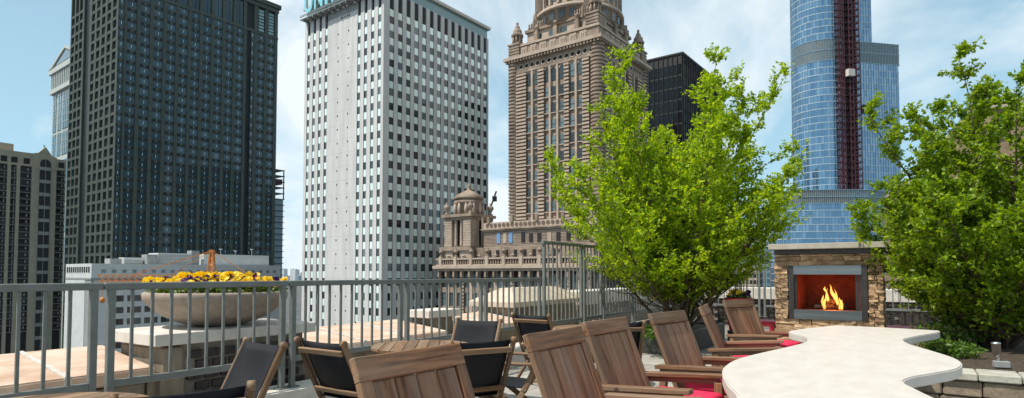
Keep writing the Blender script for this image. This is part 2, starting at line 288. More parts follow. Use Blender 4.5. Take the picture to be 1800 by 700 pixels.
# ------------------------------------------------------------------ white slab tower with the roof sign
def white_tower():
    t = thing('office_tower', 'tall white stone slab tower with dark window strips and blue rooftop lettering', 'building', (-32.15,146,0), GR)
    LU, LV, TOP = 41.6, 33.4, 77.0; S = M['wt_stone']
    MB().box(0.5,LU-0.5,0.5,LV-0.5,GZ,73.4).ob('core', M['wt_louvre'], t)
    MB().box(0.3,LU-0.3,0.3,LV-0.3,73.4,76.2).ob('crown_band', M['teal'], t)
    MB().box(-0.5,LU+0.5,-0.5,LV+0.5,76.2,77.0).ob('roof_slab', M['capstone'], t)
    bay = 2.87; cols = [2.7+bay*i for i in range(14)]
    edges = [0.0]+[c for c in cols for c in (c-0.78, c+0.78)]+[LU]
    for a, b in zip(edges[0::2], edges[1::2]): MB().box(a,b,0,0.55,GZ,73.4).ob('pier', S, t)
    lc = [1.55,4.2,6.9,9.55,23.5,26.2,28.9,31.6]; le = [0.56]+[c for c in lc for c in (c-0.6, c+0.6)]+[LV]
    for i, (a, b) in enumerate(zip(le[0::2], le[1::2])):
        if b-a > 5:
            for k in range(int((71-GZ)//3.7)):           # blank wall laid in tall stone courses
                z = 70.4-k*3.7
                if z < -20: break
                MB().box(0,0.55,a,b,z-3.68,z).ob('wall_panel', S, t)
            MB().box(0.03,0.55,a,b,GZ,z).ob('wall_panel', S, t); MB().box(0.1,0.55,a,b,70.42,73.4).ob('wall_panel', M['lw_grey'], t)
        else: MB().box(0,0.55,a,b,GZ,73.4).ob('pier', S, t)
    win = MB().box(-0.78,0.78,0.12,0.34,0,1.9).box(-0.78,-0.7,0.08,0.12,0,1.9,1).mesh('window', [M['wt_glass'], M['wt_louvre']])
    spn = MB().box(-0.78,0.78,0.09,0.34,0,1.78).mesh('spandrel', [M['wt_span']])
    winL = MB().box(-0.6,0.6,0.13,0.34,0,1.9).mesh('window', [M['wt_glass']]); spnL = MB().box(-0.6,0.6,0.10,0.34,0,1.78).mesh('spandrel', [M['wt_span']])
    pw = []; ps = []; pwl = []; psl = []
    for k in range(-6, 18):
        z = 2.0+k*3.7
        for c in cols: pw.append((c,0,z,0)); ps.append((c,0,z+1.91,0))
        for c in lc: pwl.append((0,c,z,LFT)); psl.append((0,c,z+1.91,LFT))
    spread('window', win, pw, t, 300); spread('spandrel', spn, ps, t, 300)
    spread('window', winL, pwl, t, 190); spread('spandrel', spnL, psl, t, 190)
    mul = MB().box(-0.79,-0.70,0.02,0.34,-30,68.6).box(0.70,0.79,0.02,0.34,-30,68.6).mesh('strip_frame', [M['wt_louvre']])
    for c in cols: ob('strip_frame', mul, t, (c,0,0))
    for c in lc: ob('strip_frame', mul, t, (0,c,0), LFT, sc=(0.76,1,1))
    tall = MB().box(-0.76,0.76,0.3,0.36,0,4.7).box(-0.03,0.03,0.24,0.3,0,4.7,1).mesh('louvre_bay', [M['wt_louvre'], M['dt_dark']])
    for c in cols: ob('louvre_bay', tall, t, (c,0,68.65))
    for c in lc: ob('louvre_bay', tall, t, (0,c,68.65), LFT, sc=(0.85,1,1))
    v = MB()
    for k in range(-5, 18):
        for y in (13.9, 18.2): v.box(-0.04,0.02,y-0.17,y+0.17,2.6+k*3.7,3.05+k*3.7)
    for y in (13.6,14.3,15.4,16.4,17.0): v.box(-0.04,0.12,y-0.18,y+0.18,69.6,70.1)
    v.ob('vent', M['dark'], t, kind='stuff')
    # sign walkway and letters
    wk = MB()
    for z in (73.4, 73.75): wk.box(-2.0,-1.85,0.2,LV-0.3,z,z+0.14)
    wk.box(-2.0,-0.1,0.2,LV-0.3,72.7,72.9)
    for k in range(14): wk.box(-1.95,0.0,0.6+k*2.4,0.85+k*2.4,72.2,72.7)
    wk.ob('sign_walkway', M['lw_grey'], t)
    y = 31.2
    for ch, w in zip('UNITRIN', (4.6,4.6,1.9,4.2,4.4,1.9,4.6)):
        cu = bpy.data.curves.new('letter', 'FONT'); cu.body = ch; cu.size = 8.2; cu.extrude = 0.35; cu.offset = 0.16
        o = bpy.data.objects.new('letter', cu); COL.objects.link(o); dg = bpy.context.evaluated_depsgraph_get()
        me = bpy.data.meshes.new_from_object(o.evaluated_get(dg)); bpy.data.objects.remove(o)
        me.materials.clear(); me.materials.append(M['cyan']); me.materials.append(M['letter_edge'])
        for p in me.polygons: p.material_index = 0 if abs(p.normal.z) > 0.5 else 1
        w0 = max(v.co.x for v in me.vertices); sc = (w*0.86)/w0
        ob('letter', me, t, (-1.7, y, 74.1), rot=(math.pi/2, 0, -math.pi/2), sc=(sc,1,1)); y -= w
white_tower()

# ------------------------------------------------------------------ dark granite tower
def dark_tower():
    t = thing('granite_tower', 'dark grey-green granite tower with a regular grid of square windows', 'building', (-142,210,0), GR)
    LU, LV, TOP = 62.6, 49.0, 121.0; S = M['dt_stone']; P = 3.9
    MB().box(0.7,LU-0.7,0.7,LV-0.7,GZ,118).ob('core', M['dt_dark'], t)
    MB().box(-1.0,LU+1.0,-1.0,LV+1.0,119.2,121).ob('cornice', S, t); MB().box(-0.3,LU+0.3,-0.3,LV+0.3,117.4,119.2).ob('frieze', S, t)
    cols = [4.5+4.53*i for i in range(10)]+[54.9,59.5]; wid = 3.2
    ext = [(1.1,1.9)]+[(c,wid) for c in cols[:10]]+[(50.9,1.5)]+[(c,wid) for c in cols[10:]]
    edges = [0.0]
    for c, w in ext: edges += [c-w/2, c+w/2]
    edges.append(LU)
    for a, b in zip(edges[0::2], edges[1::2]):
        if 46 < a < 49.5:
            MB().box(a,48.2,0,0.75,GZ,117.4).ob('pier', S, t); MB().box(48.2,b,1.6,1.9,GZ,117.4).ob('recess', M['dark'], t)
        else: MB().box(a,b,0,0.75,GZ,117.4).ob('pier', S, t)
    def wm(w, side=0):
        b = MB().box(-w/2,w/2,0.22,0.5,0,2.55,0)
        x = -w/2+0.2 if side < 0 else 0.0
        b.box(x-0.08,x+0.08,0.10,0.22,0.8,1.9,1)
        b.box(-w/2,w/2,0.12,0.42,-0.12,0,2).box(-w/2,-w/2+0.12,0.16,0.22,0,2.55,3).box(w/2-0.12,w/2,0.16,0.22,0,2.55,3); return b
    mats = [M['dt_glass'], M['bright'], S, M['dt_dark']]
    me = {w: wm(w).mesh('window', mats) for w in (3.2, 1.9, 1.5)}
    spn = {w: MB().box(-w/2,w/2,0.14,0.6,0,1.22).box(-0.5,0.5,0.08,0.14,0,1.22,1).mesh('spandrel', [M['dt_dark'], S]) for w in (3.2,1.9,1.5)}
    for w in (3.2, 1.9, 1.5):
        pl = [(c,0,k*P+1.2,0) for c, ww in ext if ww == w for k in range(-6, 27)]
        spread('window', me[w], pl, t, 250 if w == 3.2 else 26); spread('spandrel', spn[w], [(x,y,z+2.57,r) for x,y,z,r in pl], t, 250 if w == 3.2 else 26)
    bigw = MB().box(-1.5,1.5,0.5,0.56,0,10.2).box(-0.06,0.06,0.4,0.5,0,10.2,1).mesh('tall_window', [M['dt_glass'], M['dt_dark']])
    for c in cols[:10]: ob('tall_window', bigw, t, (c,0,106.7), sc=(0.9,1,1))
    lou = MB()
    for k in range(7): lou.box(-1.2,1.2,0.3,0.5,k*1.4,k*1.4+1.0)
    lou = lou.mesh('louvre_panel', [M['teal']])
    for c in cols[10:]: ob('louvre_panel', lou, t, (c,0,106.9))
    MB().box(-0.12,LU+0.12,-0.15,0.3,105.3,106.5).ob('string_course', S, t)
    # sunlit v face: deep reveals, one dark recess
    lcs = [3.4,8.6,13.8,19.0,24.2,37.4,41.8,46.4]; e = [0.76]
    for c in lcs: e += [c-1.65, c+1.65]
    e.append(LV)
    for a, b in zip(e[0::2], e[1::2]):
        if a < 28 and b > 34:
            MB().box(0,0.75,a,28.2,GZ,117.4).ob('pier', S, t); MB().box(3.2,3.4,28.2,34.0,GZ,117.4).ob('recess', M['dark'], t); MB().box(0,0.75,34.0,b,GZ,117.4).ob('pier', S, t)
        else: MB().box(0,0.75,a,b,GZ,117.4).ob('pier', S, t)
    wl = MB().box(-1.65,1.65,0.62,0.68,0,2.75).box(-0.1,0.1,0.5,0.62,0,2.75,1).mesh('window', [M['rs_glass'], M['dt_dark']])
    sl = MB().box(-1.65,1.65,0.05,0.68,0,1.1).mesh('spandrel', [S])
    pl = [(0,c,k*P+1.2,LFT) for c in lcs for k in range(-5, 27)]
    spread('window', wl, pl, t, 200); spread('spandrel', sl, [(x,y,z+2.77,r) for x,y,z,r in pl], t, 200)
    # bay projections on the far edge
    bp = MB()
    for k in range(-5, 27): bp.box(LU,LU+0.7,2.0,5.0,k*P+1.2,k*P+2.4)
    bp.ob('balcony_edge', M['dt_dark'], t, kind='stuff')
dark_tower()

# ------------------------------------------------------------------ pedimented tower behind it
def pediment_tower():
    t = thing('pedimented_tower', 'pale tower with triangular pediment and blue glass behind the dark tower', 'building', (-221,301,0), GR)
    S = M['pd_wall']; LV = 48.0
    MB().box(0.6,44,0,LV,GZ,104).ob('core', S, t)
    pr = MB(); pr.add([(-0.8,-1,115.2),(-0.8,LV+1,115.2),(-0.8,LV/2,124),(44,-1,115.2),(44,LV+1,115.2),(44,LV/2,124)], [(0,2,1),(3,4,5),(0,3,5,2),(1,2,5,4),(0,1,4,3)]); pr.ob('gable_roof', S, t)
    MB().add([(-0.95,5,116.4),(-0.95,LV-5,116.4),(-0.95,LV/2,122.2)], [(0,2,1)]).ob('tympanum_glass', M['pd_glass'], t)
    pr = MB(); pr.add([(-1.5,-1.6,115.4),(-1.5,LV/2,124.4),(-1.5,LV/2,122.9),(-1.5,4,116.0)], [(0,1,2,3)]).add([(-1.5,LV+1.6,115.4),(-1.5,LV/2,124.4),(-1.5,LV/2,122.9),(-1.5,LV-4,116.0)], [(3,2,1,0)])
    o = pr.ob('raking_cornice', S, t); md = o.modifiers.new('s', 'SOLIDIFY'); md.thickness = 0.7
    MB().box(-1.4,0.6,-1,LV+1,112.6,115.2).ob('entablature', S, t)
    MB().box(0.2,0.6,0,LV,104,112.6).ob('loggia_wall', M['pd_glass'], t)
    for k in range(17): MB().box(-0.7,0.3,1.2+k*2.85-0.5,1.2+k*2.85+0.5,104,112.6).ob('column', S, t)
    MB().box(-0.9,0.6,-0.5,LV+0.5,101.6,104).ob('string_course', S, t)
    ranges = [(2,7),(9.5,15),(17,31),(33,38.5),(41,46)]
    for z0, z1 in ((80,101),(66,78.5),(40,63),(24,38),(-6,21)):
        for a, b in ranges:
            pn = MB().box(0.3,0.55,a,b,z0,z1); w = pn.ob('glass_bay', M['pd_glass'], t)
            m = MB(); n = max(2, int((b-a)/2.4))
            for i in range(1, n): y = a+(b-a)*i/n; m.box(0.1,0.3,y-0.09,y+0.09,z0,z1)
            z = z0+3.6
            while z < z1-1: m.box(0.15,0.3,a,b,z,z+0.25); z += 3.9
            m.ob('glazing_bars', S, w)
pediment_tower()

# ------------------------------------------------------------------ beige apartment tower, far left
def apartment_tower():
    t = thing('apartment_tower', 'beige concrete apartment tower with gabled arch bay at the left edge', 'building', (-205,270,0), GR)
    S = M['rs_wall']; TOP = 53.0; bands = [(-3.3,0.0),(-16.3,-12.3),(-23.4,-20.7),(-30.5,-26.8)]
    MB().box(-38,-0.05,0.9,26,GZ,TOP).ob('core', M['dark'], t)
    piers = [(-5.5,-3.3),(-12.3,-9.5),(-17.5,-16.3),(-20.7,-19.5),(-26.8,-23.4),(-38,-30.5)]
    for a, b in piers: MB().box(a,b,0,1.2,GZ,TOP).ob('pier', S, t)
    MB().box(-0.25,0.3,0.3,26,GZ,TOP).ob('end_wall', S, t)
    MB().box(-38,-12.3,-0.02,26,TOP-4.4,TOP+1.6).ob('parapet', S, t); MB().box(-3.3,0.3,0,26,TOP-4.6,TOP+0.4).ob('parapet', S, t)
    for x in (-1.6,-14.2,-18.5,-22.0,-28.5): MB().box(x-1.1,x+1.1,-0.06,0.0,TOP-3.4,TOP-0.9).ob('attic_window', M['dark'], t)
    gb = MB(); gb.add([(-12.3,-0.2,TOP-5),(-3.3,-0.2,TOP-5),(-3.3,-0.2,TOP+0.8),(-5.2,-0.2,TOP+1.4),(-7.6,-0.2,TOP+5.2),(-10.2,-0.2,TOP+2.2),(-12.3,-0.2,TOP+1.6)], [tuple(range(7))])
    o = gb.ob('gable', S, t); md = o.modifiers.new('s', 'SOLIDIFY'); md.thickness = -3.0; md.offset = 1
    ar = [(-9.5,-0.28,-40),(-5.5,-0.28,-40)]+[(-7.5+2.0*math.cos(a),-0.28,TOP-2.4+2.0*math.sin(a)) for a in [math.pi*i/10 for i in range(11)]]
    w = MB().add(ar, [tuple(range(len(ar)))]).ob('arched_window', M['rs_glass'], t)
    m = MB()
    for k in range(14): m.box(-9.5,-5.5,-0.42,-0.3,TOP-5.4-k*5.8,TOP-3.9-k*5.8)
    m.box(-7.6,-7.4,-0.4,-0.3,-40,TOP-0.6); m.ob('glazing_bars', M['lw_grey'], w)
    MB().box(-38,-17.5,6,20,TOP+1.6,TOP+5.6).ob('penthouse', M['rb_sill'], t)
    for k in range(5): MB().box(-7.8+k*0.0,-7.4,2.0,2.4,TOP+5,TOP+6.4).ob('roof_vent', S, t) if k == 0 else None
    P = 2.9
    for a, b in bands+[(-19.5,-17.5)]:
        wd = b-a; me = MB().box(0.1,wd*0.48,0.6,0.7,0,2.1).box(wd*0.54,wd-0.1,0.6,0.7,0,2.1).box(wd*0.62,wd*0.75,0.52,0.6,0.1,2.0,1).mesh('window', [M['rs_glass'], M['lw_grey']])
        sl = MB().box(0,wd,0.1,0.9,0,0.2).mesh('balcony_slab', [M['lw_grey']])
        rl = MB().box(0.05,wd-0.05,0.2,0.28,0,0.85).mesh('balcony_rail', [M['bk_mull']])
        for k in range(26):
            z = TOP-7.4-k*P
            if z < -24: break
            ob('window', me, t, (a,0,z+0.3)); ob('balcony_slab', sl, t, (a,0,z))
            if wd > 2.5: ob('balcony_rail', rl, t, (a,0,z+0.3))
apartment_tower()

# ------------------------------------------------------------------ low white office block with plant rooms
def low_block():
    t = thing('office_block', 'lower white office block with rooftop plant boxes below the dark tower', 'building', (-117,165,0), GR)
    S = M['lw_wall']; LU = 57.0; LV = 20.0; TOP = 4.2
    MB().box(0.4,LU,0.5,LV,GZ,TOP-0.4).ob('core', S, t)
    MB().box(-0.3,LU+0.3,-0.35,LV,0.2,TOP).ob('parapet_band', S, t)
    MB().box(-0.45,LU+0.4,-0.5,LV,-0.3,0.2).ob('string_course', M['lw_grey'], t)
    vm = MB().box(-0.55,0.55,-0.46,-0.34,-0.45,0.45).box(-0.38,0.38,-0.52,-0.46,-0.3,0.3,1).mesh('vent', [M['lw_grey'], M['far_blue']])
    for k in range(21): ob('vent', vm, t, (2.6+k*2.62,0,2.1))
    dm = MB().box(-0.45,-0.30,-0.35,0.35,0,1.6).mesh('slot', [M['dark']])
    for k in range(11): ob('slot', dm, t, (0,1.4+k*1.7,1.7))
    MB().box(-0.25,0.4,-0.1,4.2,GZ,-0.3).ob('corner_pier', M['lw_grey'], t)
    MB().box(-0.35,0.4,4.2,LV,GZ,-0.3).ob('side_wall', S, t)
    wm = MB().box(-1.9,1.9,0.34,0.42,0,1.75).box(-0.05,0.05,0.26,0.34,0,1.75,1).mesh('window', [M['lw_glass'], M['lw_grey']])
    fr = MB()
    cols = [6.2+4.6*i for i in range(11)]
    for k in range(11):
        for c in cols: ob('window', wm, t, (c,0,-3.3-k*3.35))
    e = [0.4]+[q for c in cols for q in (c-1.9,c+1.9)]+[LU]
    for a, b in zip(e[0::2], e[1::2]): MB().box(a,b,0,0.5,-46,-0.3).ob('pier', S, t)
    for k in range(12): MB().box(0.4,LU,0.1,0.5,-4.9-(k-1)*3.35+0.0,-4.9-(k-1)*3.35+1.55).ob('spandrel', S, t) if k else None
    rb = [(10,15,6,10,2.0),(15.5,18.5,4,8,3.0),(19,29,5,12,3.6),(29,31.5,5,8,4.6),(33,56,5,14,3.6),(6,9,5,9,1.6)]
    for i, (a, b, c, d, h) in enumerate(rb):
        o = MB().box(a,b,c,d,TOP-0.45,TOP+h).ob('plant_room', M['lw_grey'] if i % 2 else S, t)
        l = MB()
        for k in range(int(h/0.45)): l.box(a+0.2,b-0.2,c-0.08,c,TOP-0.3+k*0.45,TOP-0.1+k*0.45)
        if i in (0, 2): l.ob('louvre', M['lw_grey'], o)
    d = MB()
    for x, h in ((36,1.1),(39,1.6),(44,1.2),(50,1.9)): d.lathe([(0.08,TOP+3.6),(0.06,TOP+3.6+h),(0.5,TOP+3.6+h+0.1),(0.6,TOP+3.9+h)],8,(x,6))
    d.ob('antenna', M['bright'], t)
low_block()

# ------------------------------------------------------------------ orange tower crane
def crane():
    t = thing('tower_crane', 'orange lattice tower crane in front of the white office block', 'crane', (-66,130,0), R(0))
    def lattice(b, p, q, w, n):
        p = Vector(p); q = Vector(q); d = (q-p).normalized(); a = d.orthogonal().normalized(); c = d.cross(a)
        if abs(d.z) < 0.5: a = Vector((0,1,0)); c = Vector((0,0,1))
        cs = [(a*sx+c*sy)*w/2 for sx, sy in ((-1,-1),(1,-1),(1,1),(-1,1))]
        for o in cs: b.bar(p+o, q+o, 0.2)
        for i in range(n):
            s0 = p.lerp(q, i/n); s1 = p.lerp(q, (i+1)/n)
            for j in range(4): b.bar(s0+cs[j], s1+cs[(j+1) % 4], 0.13)
    m = MB(); lattice(m, (0,0,GZ), (0,0,-1.2), 1.9, 44); m.ob('mast', M['orange'], t)
    m = MB(); lattice(m, (-24.5,0,0.35), (-1,0,0.35), 1.3, 16); m.ob('jib', M['orange'], t)
    m = MB(); lattice(m, (1,0,0.1), (9.5,0,0.1), 1.2, 6); m.ob('counter_jib', M['orange'], t)
    MB().box(7.4,9.4,-0.7,0.7,-2.2,-0.4).ob('counterweight', M['lw_grey'], t)
    m = MB()
    for sx in (-1,1):
        for sy in (-0.8,0.8): m.bar((sx*0.95,sy,-1.0),(sx*0.25,sy*0.3,6.3),0.24)
        for k in range(5): z = -0.4+k*1.4; f = 0.95-0.7*(z+1)/7.3; m.bar((sx*f,-0.8*(1-k*0.15),z),(-sx*(f-0.12),0.8*(1-k*0.15),z+1.3),0.12)
    m.box(-0.45,0.45,-0.4,0.4,6.1,6.6); m.ob('tower_head', M['orange'], t)
    m = MB(); m.bar((0,0,6.4),(-17.5,0,1.0),0.16); m.bar((0,0,6.4),(-9,0,1.0),0.1); m.bar((0,0,6.4),(9,0,0.7),0.12); m.ob('tie_cable', M['orange'], t)
    MB().box(-1.3,0.6,-2.4,-1.0,-2.2,-0.2).ob('cab', M['lw_grey'], t)
    m = MB(); m.bar((-23.8,0,-0.3),(-23.8,0,-3.8),0.07); m.lathe([(0.05,-3.7),(0.5,-4.1),(0.55,-4.7),(0.1,-5.1)],8,(-23.8,0)); m.ob('hook_block', M['orange'], t)
crane()

# ------------------------------------------------------------------ ornate terracotta tower
def rusticated(b, x0, x1, y0, y1, z0, z1, pitch=0.86, out=0.3, face='v'):
    b.box(x0, x1, y0, y1, z0, z1, 1)
    z = z0+0.1
    while z+pitch*0.55 < z1:
        if face == 'v': b.box(x0-out, x0, y0, y1, z, z+pitch*0.55)
        elif face == 'u': b.box(x0, x1, y0-out, y0, z, z+pitch*0.55)
        z += pitch
def urn(h=1.6, s=1.0):
    return [(0.0,0),(0.32*s,0.0),(0.30*s,0.12*h),(0.12*s,0.2*h),(0.2*s,0.3*h),(0.40*s,0.5*h),(0.42*s,0.66*h),(0.22*s,0.78*h),(0.12*s,0.82*h),(0.18*s,0.9*h),(0.03*s,h)]
def jewel_tower():
    t = thing('terracotta_tower', 'ornate buff terracotta tower with corner pinnacles and round crown drum', 'building', (19.4,130,0), GR)
    S = M['jw_stone']; PL = M['jw_pale']; LU = LV = 25.0
    MB().box(0.55,LU,0.55,LV,4,53).ob('core', S, t)
    cs = [19.4,17.2,14.1,12.25,9.95,7.2,5.0]
    # piers between the pairs, striped; thin pale mullion piers inside the pairs
    for nm, a, b in (('rusticated_pier',20.0,23.4),('rusticated_pier',14.8,16.55),('rusticated_pier',7.9,9.2),('rusticated_pier',2.6,4.35)):
        m = MB(); rusticated(m, 0.2, 0.6, a, b, 4, 50.6); m.ob(nm, [PL, M['jw_brown']], t)
        m = MB(); rusticated(m, a, b, 0.2, 0.6, 4, 50.6, face='u'); m.ob(nm, [PL, M['jw_brown']], t)
    for c in (18.3,13.2,11.1,6.1):
        MB().box(0.0,0.6,c-0.26,c+0.26,4,50.4).ob('pilaster', PL, t); MB().box(c-0.26,c+0.26,0.0,0.6,4,50.4).ob('pilaster', PL, t)
    for (x, y) in ((0.9,0.9),(0.9,LV-0.9),(LU-0.9,0.9)):              # rounded banded corners
        m = MB(); prof = []; z = 4.0
        while z < 53: prof += [(1.22,z),(1.22,z+0.36),(1.55,z+0.38),(1.55,z+0.84)]; z += 0.86
        m.lathe(prof, 18, (x,y), smooth=False); m.ob('corner_turret', S, t)
    sash = MB().box(-0.58,0.58,0.42,0.48,0,2.35).box(-0.58,0.58,0.34,0.42,1.12,1.24,1).box(-0.58,-0.5,0.36,0.42,0,2.35,1).box(0.5,0.58,0.36,0.42,0,2.35,1).box(-0.66,0.66,0.12,0.42,-0.22,0,2).mesh('window', [M['jw_glass'], M['jw_frame'], PL])
    arch = MB(); ap = [(-0.58,0.42,0),(0.58,0.42,0)]+[(0.58*math.cos(a),0.42,2.5+0.7*math.sin(a)) for a in [math.pi*i/10 for i in range(11)]]
    arch.add(ap, [tuple(range(len(ap)))]); arch.box(-0.58,0.58,0.34,0.42,1.25,1.37,1)
    oa = [(0.95*math.cos(a),0.30,2.5+1.05*math.sin(a)) for a in [math.pi*i/10 for i in range(11)]]; ia = [(0.58*math.cos(a),0.30,2.5+0.7*math.sin(a)) for a in [math.pi*i/10 for i in range(11)]]
    arch.add(oa+ia, [(i,i+1,12+i,11+i) for i in range(10)], 2)
    arch = arch.mesh('arched_window', [M['jw_glass'], M['jw_frame'], PL])
    for c in cs:
        for k in range(10):
            z = 43.15-k*3.9
            ob('window', sash, t, (0,c,z), LFT); ob('window', sash, t, (c,0,z))
        ob('arched_window', arch, t, (0,c,46.9), LFT); ob('arched_window', arch, t, (c,0,46.9))
    fr = MB().box(0.1,LU,0.1,LV,50.4,53.2); fr.ob('frieze', S, t)
    ring = MB(); n = 12
    o_ = [(0.72*math.cos(2*math.pi*i/n),-0.02,0.72*math.sin(2*math.pi*i/n)) for i in range(n)]; i_ = [(0.5*math.cos(2*math.pi*i/n),-0.02,0.5*math.sin(2*math.pi*i/n)) for i in range(n)]
    ring.add(o_+i_, [(i,(i+1)%n,n+(i+1)%n,n+i) for i in range(n)], 0).add([(x,0.02,z) for x,_,z in i_], [tuple(range(n))], 1)
    ring = ring.mesh('roundel', [PL, M['dark']])
    for k in range(14):
        c = 2.0+k*1.62
        ob('roundel', ring, t, (0.04,c,51.8), LFT); ob('roundel', ring, t, (c,0.04,51.8))
    MB().box(-0.5,LU+0.5,-0.5,LV+0.5,53.2,53.7).box(-1.1,LU+1.1,-1.1,LV+1.1,53.7,54.5).ob('cornice', PL, t)
    dn = MB()
    for k in range(30): a = -0.4+k*0.88; dn.box(-0.95,-0.45,a,a+0.4,53.1,53.7); dn.box(a,a+0.4,-0.95,-0.45,53.1,53.7)
    dn.ob('dentil', S, t, kind='stuff')
    # parapet with carved panels
    MB().box(0.3,LU-0.3,0.3,LV-0.3,54.5,57.0).ob('parapet', S, t); MB().box(0.0,LU,0.0,LV,57.0,57.5).ob('parapet_cap', PL, t)
    panel = MB().box(-0.9,0.9,0.16,0.3,0.3,2.2).box(-0.6,-0.35,0.02,0.16,0.5,1.9).box(-0.12,0.12,0.02,0.16,0.5,2.0).box(0.35,0.6,0.02,0.16,0.5,1.9).box(-0.7,0.7,0.04,0.16,1.55,1.8).mesh('carved_panel', [PL])
    for k in range(7):
        ob('carved_panel', panel, t, (0,4.2+k*2.75,54.5), LFT); ob('carved_panel', panel, t, (4.2+k*2.75,0,54.5))
    def pinnacle(x, y, s=1.0, z0=54.5):
        m = MB(); m.box(x-1.5*s,x+1.5*s,y-1.5*s,y+1.5*s,z0,z0+3.2*s)
        for k in range(4): m.box(x-1.62*s,x+1.62*s,y-1.62*s,y+1.62*s,z0+0.3*s+k*0.7*s,z0+0.65*s+k*0.7*s)
        m.box(x-1.75*s,x+1.75*s,y-1.75*s,y+1.75*s,z0+3.2*s,z0+3.6*s)
        m.lathe([(0.8*s,z0+3.6*s),(0.8*s,z0+6.0*s)],8,(x,y),smooth=False)
        for a in range(8): m.lathe([(0.24*s,z0+3.6*s),(0.2*s,z0+5.7*s)],6,(x+1.15*s*math.cos(a*math.pi/4+0.39),y+1.15*s*math.sin(a*math.pi/4+0.39)))
        m.lathe([(1.5*s,z0+5.7*s),(1.6*s,z0+6.1*s),(1.25*s,z0+6.4*s),(1.15*s,z0+7.2*s),(0.75*s,z0+7.7*s),(0.62*s,z0+8.3*s),(0.3*s,z0+8.6*s),(0.34*s,z0+9.2*s),(0.05*s,z0+9.6*s)],10,(x,y),smooth=False)
        m.ob('pinnacle', S, t)
    pinnacle(1.4,LV-1.4); pinnacle(LU-1.4,1.4); pinnacle(2.1,2.1,1.02,57.0); pinnacle(LU-3.8,1.9,0.55)
    # set-back storey
    MB().box(3.2,LU-3.2,3.2,LV-3.2,54.5,61.4).ob('setback_wall', PL, t)
    w2 = MB().box(-0.9,0.9,-0.06,0.0,0,1.7).box(-0.04,0.04,-0.1,-0.06,0,1.7,1).mesh('setback_window', [M['jw_glass'], M['jw_frame']])
    for c in (7.2,11.2,14.6,18.5): ob('setback_window', w2, t, (3.2,c,58.6), LFT); ob('setback_window', w2, t, (c,3.2,58.6))
    MB().box(2.7,LU-2.7,2.7,LV-2.7,61.2,61.9).ob('cornice', S, t)
    bl = MB()
    for k in range(28):
        a = 3.3+k*0.66
        for (x, y) in ((3.0,a),(a,3.0)): bl.lathe([(0.2,61.9),(0.28,62.3),(0.12,62.7),(0.26,63.0),(0.1,63.4)],6,(x,y))
    bl.ob('crest_ornament', S, t, kind='stuff')
    for a in (7.0,13.0,18.5):
        for (x, y) in ((2.5,a),(a,2.5)): MB().box(x-0.5,x+0.5,y-0.5,y+0.5,57.4,60.6).lathe([(q,z+60.6) for q, z in urn(2.0,1.5)],8,(x,y)).ob('urn_pedestal', S, t)
    # the round drum with four diagonal buttress piers
    c = (12.5,12.5)
    MB().lathe([(10.4,61.9),(10.4,64.4),(10.9,64.8),(10.9,65.6),(9.7,66.2),(9.2,66.4),(9.2,96)],40,c).ob('drum', S, t)
    MB().lathe([(11.2,64.6),(11.2,65.3)],40,c).ob('drum_cornice', PL, t); MB().lathe([(9.9,72.4),(10.0,73.4)],40,c).ob('drum_cornice', PL, t)
    for k in range(24):
        a = 2*math.pi*(k+0.5)/24
        w = MB().box(-0.75,0.75,-0.12,0.2,0,1.9).mesh('drum_window', [M['jw_glass']])
        ob('drum_window', w, t, (12.5+10.4*math.cos(a),12.5+10.4*math.sin(a),62.2), a+math.pi/2)
        w = MB().box(-0.65,0.65,-0.12,0.2,0,4.4).mesh('drum_window', [M['jw_glass']])
        ob('drum_window', w, t, (12.5+9.2*math.cos(a),12.5+9.2*math.sin(a),67.4), a+math.pi/2)
        m = MB().box(-0.28,0.28,-0.75,0.2,66.4,72.4); a2 = a+math.pi/24
        m.ob('drum_pilaster', PL, t, (12.5+9.2*math.cos(a2),12.5+9.2*math.sin(a2),0), a2+math.pi/2)
    for k in range(4):
        a = math.pi/4+k*math.pi/2
        b = MB().box(-2.2,2.2,-1.8,2.0,61.5,64.0).box(-1.7,1.7,-1.2,2.0,64.0,66.4).box(-1.35,1.35,-0.75,2.0,66.4,90)
        b.box(-0.55,0.55,-0.85,-0.75,67.4,88,1).ob('buttress_pier', [S, M['jw_brown']], t, (12.5+10.2*math.cos(a),12.5+10.2*math.sin(a),0), a+math.pi/2)
jewel_tower()

